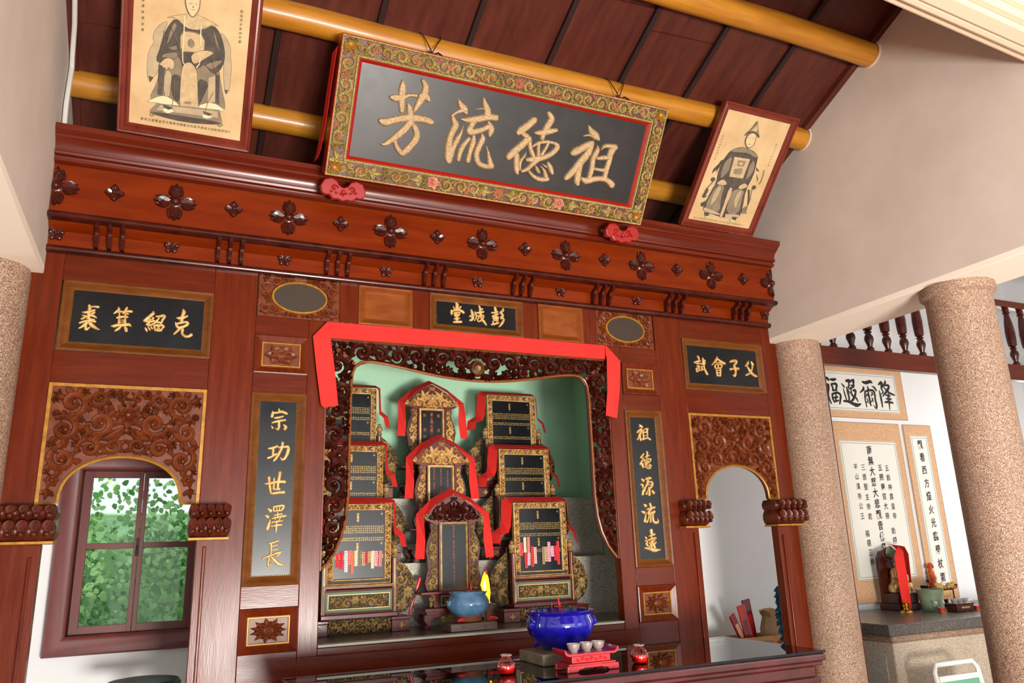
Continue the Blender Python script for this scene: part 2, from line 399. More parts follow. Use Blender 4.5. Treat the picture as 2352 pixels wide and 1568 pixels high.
# ------------------------------------------------------------------ lettering
GL = {}
def glyph(ch, depth, off, bev, wob=.012):
    k = (ch, round(depth, 4), round(off, 4), round(bev, 4))
    if k in GL: return GL[k]
    c = bpy.data.curves.new('glyph', 'FONT'); c.body = ch; c.size = 1; c.extrude = depth; c.offset = off; c.bevel_depth = bev; c.bevel_resolution = 0; c.resolution_u = 3
    c.align_x = 'CENTER'; c.align_y = 'CENTER'
    o = bpy.data.objects.new('glyph', c); C.objects.link(o)
    dg = bpy.context.evaluated_depsgraph_get(); me = bpy.data.meshes.new_from_object(o.evaluated_get(dg))
    bpy.data.objects.remove(o); bpy.data.curves.remove(c)
    xs = [v.co.x for v in me.vertices]; ys = [v.co.y for v in me.vertices]; mx = (min(xs)+max(xs))/2; my = (min(ys)+max(ys))/2
    V = []
    for v in me.vertices:
        x, yy, z = v.co.x-mx, v.co.y-my, v.co.z
        # hand-written look: strokes rise to the right, waver a little and thin out irregularly
        yy2 = yy+.10*x*x*(-1)+.09*x+wob*math.sin(9*x+3*yy+ord(ch)); x2 = x*.9+wob*math.sin(8*yy+ord(ch)*.7)
        V.append((x2, -z, yy2))
    F = [tuple(p.vertices) for p in me.polygons]; bpy.data.meshes.remove(me)
    GL[k] = (V, F); return GL[k]
def letter(g, ch, u, v, size, y=0., depth=.05, off=.012, bev=.02, sx=1.):
    V, F = glyph(ch, depth, off, bev)
    g.add([(u+p[0]*size*sx, y+p[1]*size, v+p[2]*size) for p in V], F); return g
def character(ch, u, v, size, m, parent, y=0., depth=.05, off=.02, bev=.025, sx=1.):
    return letter(MB(), ch, u, v, size, y, depth, off, bev, sx).build('character', m, parent, smooth=False)
def marks(g, u, v, s, y, rng):
    """one illegibly small written sign: a few thin strokes"""
    for k in range(4):
        a = rng.random(); 
        if k % 2: x = u+(a-.5)*s*.6; g.add([(x-s*.06, y, v-s*.42), (x+s*.06, y, v-s*.42), (x+s*.06, y, v+s*.42), (x-s*.06, y, v+s*.42)], [(0, 1, 2, 3)])
        else: z = v+(a-.5)*s*.8; g.add([(u-s*.38, y, z-s*.06), (u+s*.38, y, z-s*.06), (u+s*.38, y, z+s*.06), (u-s*.38, y, z+s*.06)], [(0, 1, 2, 3)])

def brush(g, strokes, y, hgt, sub=4, us=1.0, ox=0., oz=0., bold=1.):
    """brush-written strokes: list of (x, z, half width) per stroke, rounded relief"""
    for si, P in enumerate(strokes):
        P = [(ox+a*us, oz+b*us, c*us*bold) for a, b, c in P]; Q = []
        for i in range(len(P)-1):
            p0 = P[max(0, i-1)]; p1 = P[i]; p2_ = P[i+1]; p3_ = P[min(len(P)-1, i+2)]
            for k in range(sub):
                t = k/sub; Q.append(tuple(.5*((2*p1[j])+(-p0[j]+p2_[j])*t+(2*p0[j]-5*p1[j]+4*p2_[j]-p3_[j])*t*t+(-p0[j]+3*p1[j]-3*p2_[j]+p3_[j])*t*t*t) for j in range(3)))
        Q.append(P[-1]); V = []; F = []; m = len(Q); pr = [(-1, 0), (-.93, .5), (-.55, .9), (0, 1.0), (.55, .9), (.93, .5), (1, 0)]
        wm = hgt*.4; hg = hgt*(1+.02*(si % 7))
        for i, (x, z, w_) in enumerate(Q):
            a = Q[max(0, i-1)]; b = Q[min(m-1, i+1)]; dx, dz = b[0]-a[0], b[1]-a[1]; l = math.hypot(dx, dz) or 1; nx, nz = -dz/l, dx/l
            w_ = max(w_, .0006)*(1+.05*math.sin(i*2.3+si)); hh = hg*min(1, w_/wm)
            for q, t in pr: V.append((x+nx*w_*q, y-hh*t, z+nz*w_*q))
        for i in range(m-1):
            for k in range(6): F.append((7*i+k, 7*i+7+k, 7*i+8+k, 7*i+1+k))
        for e, sg in ((0, -1), (m-1, 1)):
            a = Q[max(0, e-1)]; b = Q[min(m-1, e+1)]; dx, dz = b[0]-a[0], b[1]-a[1]; l = math.hypot(dx, dz) or 1; ux, uz = dx/l*sg, dz/l*sg
            x, z, w_ = Q[e]
            if w_ > .0015:
                hh = hg*min(1, w_/wm); b0 = len(V); nx, nz = -dz/l, dx/l
                for lam, red in ((.45, .86), (.75, .5), (.86, .12)):
                    for q, t in pr: V.append((x+ux*w_*lam+nx*w_*q*red, y-hh*t*(red**.5), z+uz*w_*lam+nz*w_*q*red))
                prev = e*7
                for r_ in range(3):
                    cur = b0+7*r_
                    for k in range(6): F.append((prev+k, cur+k, cur+k+1, prev+k+1))
                    prev = cur
        g.add(V, F)
    return g

STROKES={'芳':[[(-594,415,5.1),(-588,380,18.6),(-585,341,18.7),(-581,306,17.0),(-575,273,11.9)],[(-640,327,8.4),(-617,327,18.6),(-584,335,15.3),(-551,353,8.5),(-517,358,10.2)],[(-496,435,8.5),(-476,409,17.1),(-477,373,18.8),(-492,336,18.8),(-507,300,12.0),(-515,280,5.1)],[(-449,348,10.3),(-464,362,18.9),(-488,357,20.5)],[(-552,315,5.1),(-538,291,15.4),(-529,259,17.2)],[(-670,209,15.3),(-643,207,20.4),(-591,230,18.8),(-527,249,20.6),(-464,254,19.0),(-420,249,17.4)],[(-521,233,18.9),(-546,192,18.9),(-576,156,18.9),(-609,123,15.5),(-638,101,10.3),(-659,104,3.4)],[(-504,216,13.8),(-485,189,17.3),(-483,155,19.1),(-502,118,17.4),(-520,94,19.1),(-541,73,15.6),(-561,87,13.8),(-579,108,12.1),(-585,124,10.3)]],'流':[[(-303,387,2.6),(-286,363,14.0),(-260,341,19.3),(-249,326,10.5)],[(-266,336,12.3),(-300,319,8.7),(-319,299,8.7)],[(-319,299,8.7),(-303,274,15.8),(-292,256,19.3),(-304,219,17.6),(-311,176,17.6),(-307,135,21.2),(-298,94,23.1),(-295,77,17.8)],[(-293,102,19.5),(-283,149,14.2),(-269,194,14.2),(-257,231,7.1),(-250,262,1.4)],[(-172,414,5.3),(-159,388,14.1),(-138,357,19.5),(-133,330,19.6)],[(-203,352,1.1),(-181,360,3.5),(-162,364,4.4)],[(-271,292,5.3),(-239,293,14.1),(-185,307,19.5),(-132,327,17.8),(-87,332,17.9)],[(-198,294,15.9),(-211,264,16.0),(-214,239,17.7),(-188,243,16.0),(-146,262,14.3),(-119,281,14.3)],[(-123,304,7.1),(-102,277,17.9),(-101,252,14.3),(-104,237,7.2)],[(-211,204,10.7),(-234,165,14.2),(-245,124,14.3),(-246,89,10.7)],[(-188,222,8.9),(-185,188,16.1),(-192,144,13.4),(-195,94,14.4)],[(-150,243,3.6),(-137,217,16.1),(-148,177,16.1),(-155,133,16.2),(-135,93,16.3),(-94,82,14.5),(-60,88,14.6)],[(-109,187,1.4),(-92,147,9.0),(-77,114,14.5),(-65,90,18.2)]],'德':[[(126,361,18.4),(100,330,20.1),(66,297,21.7),(51,281,15.0)],[(74,279,10.1),(101,274,15.1)],[(115,263,18.5),(86,225,20.2),(50,185,20.2),(24,151,18.5)],[(65,168,16.9),(73,129,16.9),(80,96,15.3),(88,77,10.2)],[(95,99,10.2),(93,139,8.5),(109,172,6.8),(118,197,1.0)],[(197,410,11.8),(221,385,18.6),(208,346,18.6),(194,311,15.2),(190,277,13.6)],[(144,298,8.4),(180,305,16.9),(222,319,17.0),(260,333,11.9)],[(123,258,11.8),(130,226,11.8),(148,196,13.6),(163,178,10.2)],[(145,228,6.8),(173,250,8.5),(219,265,10.2),(265,266,8.5)],[(176,254,10.2),(180,221,10.2),(187,189,10.2)],[(229,257,8.5),(220,228,9.4),(205,195,10.2)],[(265,266,10.3),(287,253,15.4),(275,224,15.4),(243,195,15.4),(206,175,15.4),(167,162,18.7),(127,155,10.2)],[(189,165,15.4),(165,138,13.7),(138,106,11.9),(111,91,8.5)],[(151,98,8.5),(183,76,12.0),(227,66,13.8),(267,75,13.8)],[(215,136,1.7),(238,116,8.6),(256,88,13.8)],[(180,137,1.4),(196,116,10.3),(211,101,8.6)],[(251,159,8.6),(272,135,15.5),(288,110,10.4)],[(224,147,2.6),(245,137,6.9)]],'祖':[[(441,395,1.7),(461,370,15.6),(499,346,22.6),(519,332,10.5)],[(427,333,3.5),(452,342,6.9),(472,341,6.9)],[(381,232,13.9),(398,242,22.5),(435,269,20.8),(472,296,19.1),(488,309,12.2)],[(483,302,19.1),(476,249,20.9),(445,198,22.7),(417,152,19.2),(391,113,19.2),(375,96,14.0)],[(443,191,17.5),(443,142,19.3),(447,94,19.3),(453,77,12.3)],[(523,298,3.5),(527,268,15.8),(514,224,15.8),(519,176,15.8),(515,126,14.1)],[(549,275,1.4),(563,302,10.5),(602,309,14.1),(631,307,19.4)],[(623,305,21.2),(613,265,19.4),(615,227,15.9),(610,184,16.0),(610,138,14.2)],[(541,232,10.5),(579,242,14.1),(606,247,10.6)],[(531,174,8.8),(572,174,10.6),(603,179,10.6)],[(471,112,8.8),(501,102,19.4),(557,122,16.0),(617,128,16.0),(664,107,19.7),(661,99,14.3)]]}
PORTRAIT_A=[('l',[(-1639,514),(-1670,494),(-1692,460),(-1698,425),(-1689,414),(-1709,376),(-1714,315),(-1711,264),(-1699,236),(-1684,261),(-1666,291),(-1665,343),(-1665,415),(-1652,465)]),('l',[(-1428,519),(-1396,496),(-1373,458),(-1372,423),(-1363,381),(-1362,309),(-1365,254),(-1383,259),(-1394,329),(-1400,417),(-1406,464)]),('k',[(-1705,265),(-1684,261),(-1697,236)]),('k',[(-1386,268),(-1367,270),(-1376,247)]),('m',[(-1665,321),(-1663,256),(-1701,156),(-1651,188),(-1592,177),(-1551,140),(-1491,147),(-1443,193),(-1399,192),(-1367,176),(-1404,296),(-1414,352),(-1482,399),(-1605,373)]),('k',[(-1612,533),(-1638,493),(-1655,447),(-1664,394),(-1681,339),(-1660,327),(-1629,367),(-1598,383),(-1575,353),(-1568,324),(-1539,326),(-1502,338),(-1479,365),(-1441,324),(-1413,343),(-1395,391),(-1398,444),(-1423,508),(-1455,539),(-1491,510),(-1531,496),(-1573,500)]),('m',[(-1615,515),(-1629,478),(-1641,412),(-1633,422),(-1616,469),(-1602,501)]),('m',[(-1632,401),(-1600,417),(-1595,401),(-1615,396)]),('m',[(-1454,518),(-1433,471),(-1420,430),(-1440,465)]),('m',[(-1479,361),(-1413,396),(-1400,391),(-1443,346),(-1456,348)]),('k',[(-1667,321),(-1642,313),(-1643,190),(-1663,190)]),('k',[(-1608,294),(-1570,289),(-1574,230),(-1572,172),(-1596,186),(-1613,240)]),('k',[(-1505,297),(-1451,286),(-1468,233),(-1485,180),(-1496,183)]),('k',[(-1429,331),(-1411,326),(-1401,197),(-1418,203)]),('l',[(-1642,304),(-1609,302),(-1612,223),(-1613,187),(-1639,191)]),('l',[(-1457,307),(-1428,322),(-1420,207),(-1452,191)]),('p',[(-1701,156),(-1651,190),(-1618,190),(-1574,167),(-1551,136),(-1590,146),(-1649,155),(-1702,151)]),('p',[(-1494,174),(-1448,199),(-1409,197),(-1367,171),(-1428,169),(-1483,153)]),('t',[(-1566,346),(-1538,361),(-1515,340),(-1504,307),(-1491,175),(-1479,150),(-1517,138),(-1526,150),(-1551,140),(-1569,150),(-1573,275),(-1572,310)]),('m',[(-1550,183),(-1522,187),(-1522,175),(-1549,172)]),('t',[(-1656,523),(-1561,563),(-1520,567),(-1421,536),(-1456,541),(-1491,514),(-1532,498),(-1569,500),(-1608,534)]),('m',[(-1590,483),(-1539,494),(-1485,485),(-1481,405),(-1541,401),(-1587,391)]),('t',[(-1586,480),(-1539,489),(-1488,482),(-1484,407),(-1541,405),(-1583,396)]),('m',[(-1553,453),(-1541,460),(-1527,446),(-1530,428),(-1542,421),(-1555,431)]),('t',[(-1667,321),(-1637,361),(-1608,355),(-1602,334),(-1605,316),(-1617,309),(-1626,321),(-1633,302),(-1643,317),(-1648,305),(-1651,320)]),('m',[(-1656,370),(-1598,391),(-1591,378),(-1604,356),(-1637,361),(-1653,350)]),('t',[(-1540,395),(-1484,425),(-1437,422),(-1465,399),(-1508,359),(-1529,354)]),('m',[(-1579,624),(-1517,639),(-1516,597),(-1524,572),(-1543,545),(-1562,563),(-1575,592)]),('f',[(-1577,624),(-1519,638),(-1519,597),(-1526,574),(-1543,549),(-1561,566),(-1573,593)]),('m',[(-1562,603),(-1548,608),(-1548,605),(-1562,600)]),('m',[(-1538,609),(-1524,610),(-1524,608),(-1538,607)]),('m',[(-1551,581),(-1536,585),(-1537,582),(-1550,579)]),('m',[(-1546,598),(-1543,599),(-1540,590),(-1547,589)]),('m',[(-1661,153),(-1398,174),(-1380,120),(-1692,113)]),('l',[(-1648,148),(-1406,166),(-1399,137),(-1663,123)]),('k',[(-1692,113),(-1380,120),(-1392,106),(-1543,89),(-1679,102)]),('p',[(-1641,136),(-1606,139),(-1584,134),(-1613,115),(-1634,120)]),('k',[(-1638,153),(-1594,146),(-1614,133),(-1635,141)]),('p',[(-1472,142),(-1434,140),(-1421,135),(-1450,123),(-1468,126)]),('k',[(-1468,156),(-1426,150),(-1443,138),(-1465,145)])]
PORTRAIT_B=[('m',[(1412,424),(1398,404),(1431,421)]),('k',[(1426,432),(1378,364),(1376,334),(1416,377)]),('k',[(1677,427),(1715,403),(1687,405)]),('k',[(1695,388),(1722,361),(1724,340)]),('k',[(1504,517),(1451,487),(1425,426),(1417,359),(1430,283),(1415,238),(1397,137),(1402,107),(1552,85),(1684,98),(1684,168),(1660,277),(1679,373),(1672,439),(1663,485),(1672,481),(1633,510),(1575,523)]),('m',[(1445,483),(1497,515),(1544,527),(1607,517),(1676,482),(1647,479),(1587,496),(1516,489),(1474,485)]),('m',[(1441,423),(1482,466),(1492,372),(1465,331),(1449,316),(1437,363)]),('m',[(1627,455),(1655,460),(1671,390),(1644,349),(1628,334)]),('m',[(1435,278),(1499,285),(1498,214),(1528,107),(1446,126),(1402,125)]),('m',[(1565,268),(1649,285),(1657,214),(1673,122),(1571,113),(1559,212)]),('l',[(1447,267),(1481,273),(1475,198),(1441,137),(1434,192)]),('l',[(1606,262),(1639,274),(1633,198),(1632,148),(1598,193)]),('t',[(1495,459),(1612,464),(1609,343),(1505,338)]),('m',[(1528,444),(1586,448),(1586,412),(1535,409)]),('m',[(1522,389),(1582,405),(1585,363),(1527,359)]),('t',[(1539,434),(1568,436),(1571,421),(1545,420)]),('t',[(1431,289),(1469,320),(1509,296),(1493,281),(1442,279)]),('t',[(1593,291),(1633,322),(1664,303),(1648,288),(1608,275)]),('t',[(1530,281),(1564,271),(1556,149),(1553,82),(1532,88),(1534,164)]),('l',[(1396,131),(1446,126),(1535,108),(1533,95),(1403,104)]),('l',[(1571,113),(1673,122),(1680,98),(1575,85)]),('k',[(1415,102),(1456,99),(1444,75),(1423,82)]),('p',[(1423,82),(1447,76),(1467,91),(1466,76),(1432,69)]),('k',[(1624,102),(1665,105),(1660,82),(1636,85)]),('p',[(1615,88),(1636,85),(1663,82),(1649,71),(1620,76)]),('k',[(1377,195),(1391,234),(1377,250),(1375,219),(1367,194),(1372,182),(1399,205)]),('k',[(1369,151),(1404,175),(1411,139),(1377,131)]),('k',[(1672,285),(1684,287),(1700,246),(1716,192),(1709,191),(1693,245)]),('l',[(1705,234),(1722,240),(1721,199),(1714,198)]),('m',[(1679,155),(1704,184),(1725,136),(1689,131)]),('m',[(1567,697),(1550,648),(1525,611),(1508,592),(1526,593),(1562,621),(1596,610),(1624,593),(1609,618),(1579,659)]),('t',[(1573,675),(1557,640),(1534,617),(1559,627),(1594,624)]),('k',[(1513,597),(1533,619),(1562,628),(1599,619),(1620,595),(1596,611),(1562,620),(1531,607)]),('m',[(1530,598),(1527,562),(1545,534),(1575,523),(1602,550),(1597,592),(1596,610),(1562,620)]),('f',[(1533,597),(1530,562),(1547,536),(1573,527),(1598,551),(1593,592),(1593,608),(1563,618)]),('m',[(1538,583),(1551,587),(1552,584),(1539,580)]),('m',[(1566,587),(1582,588),(1583,586),(1567,584)]),('m',[(1552,550),(1574,552),(1574,548),(1555,547)])]
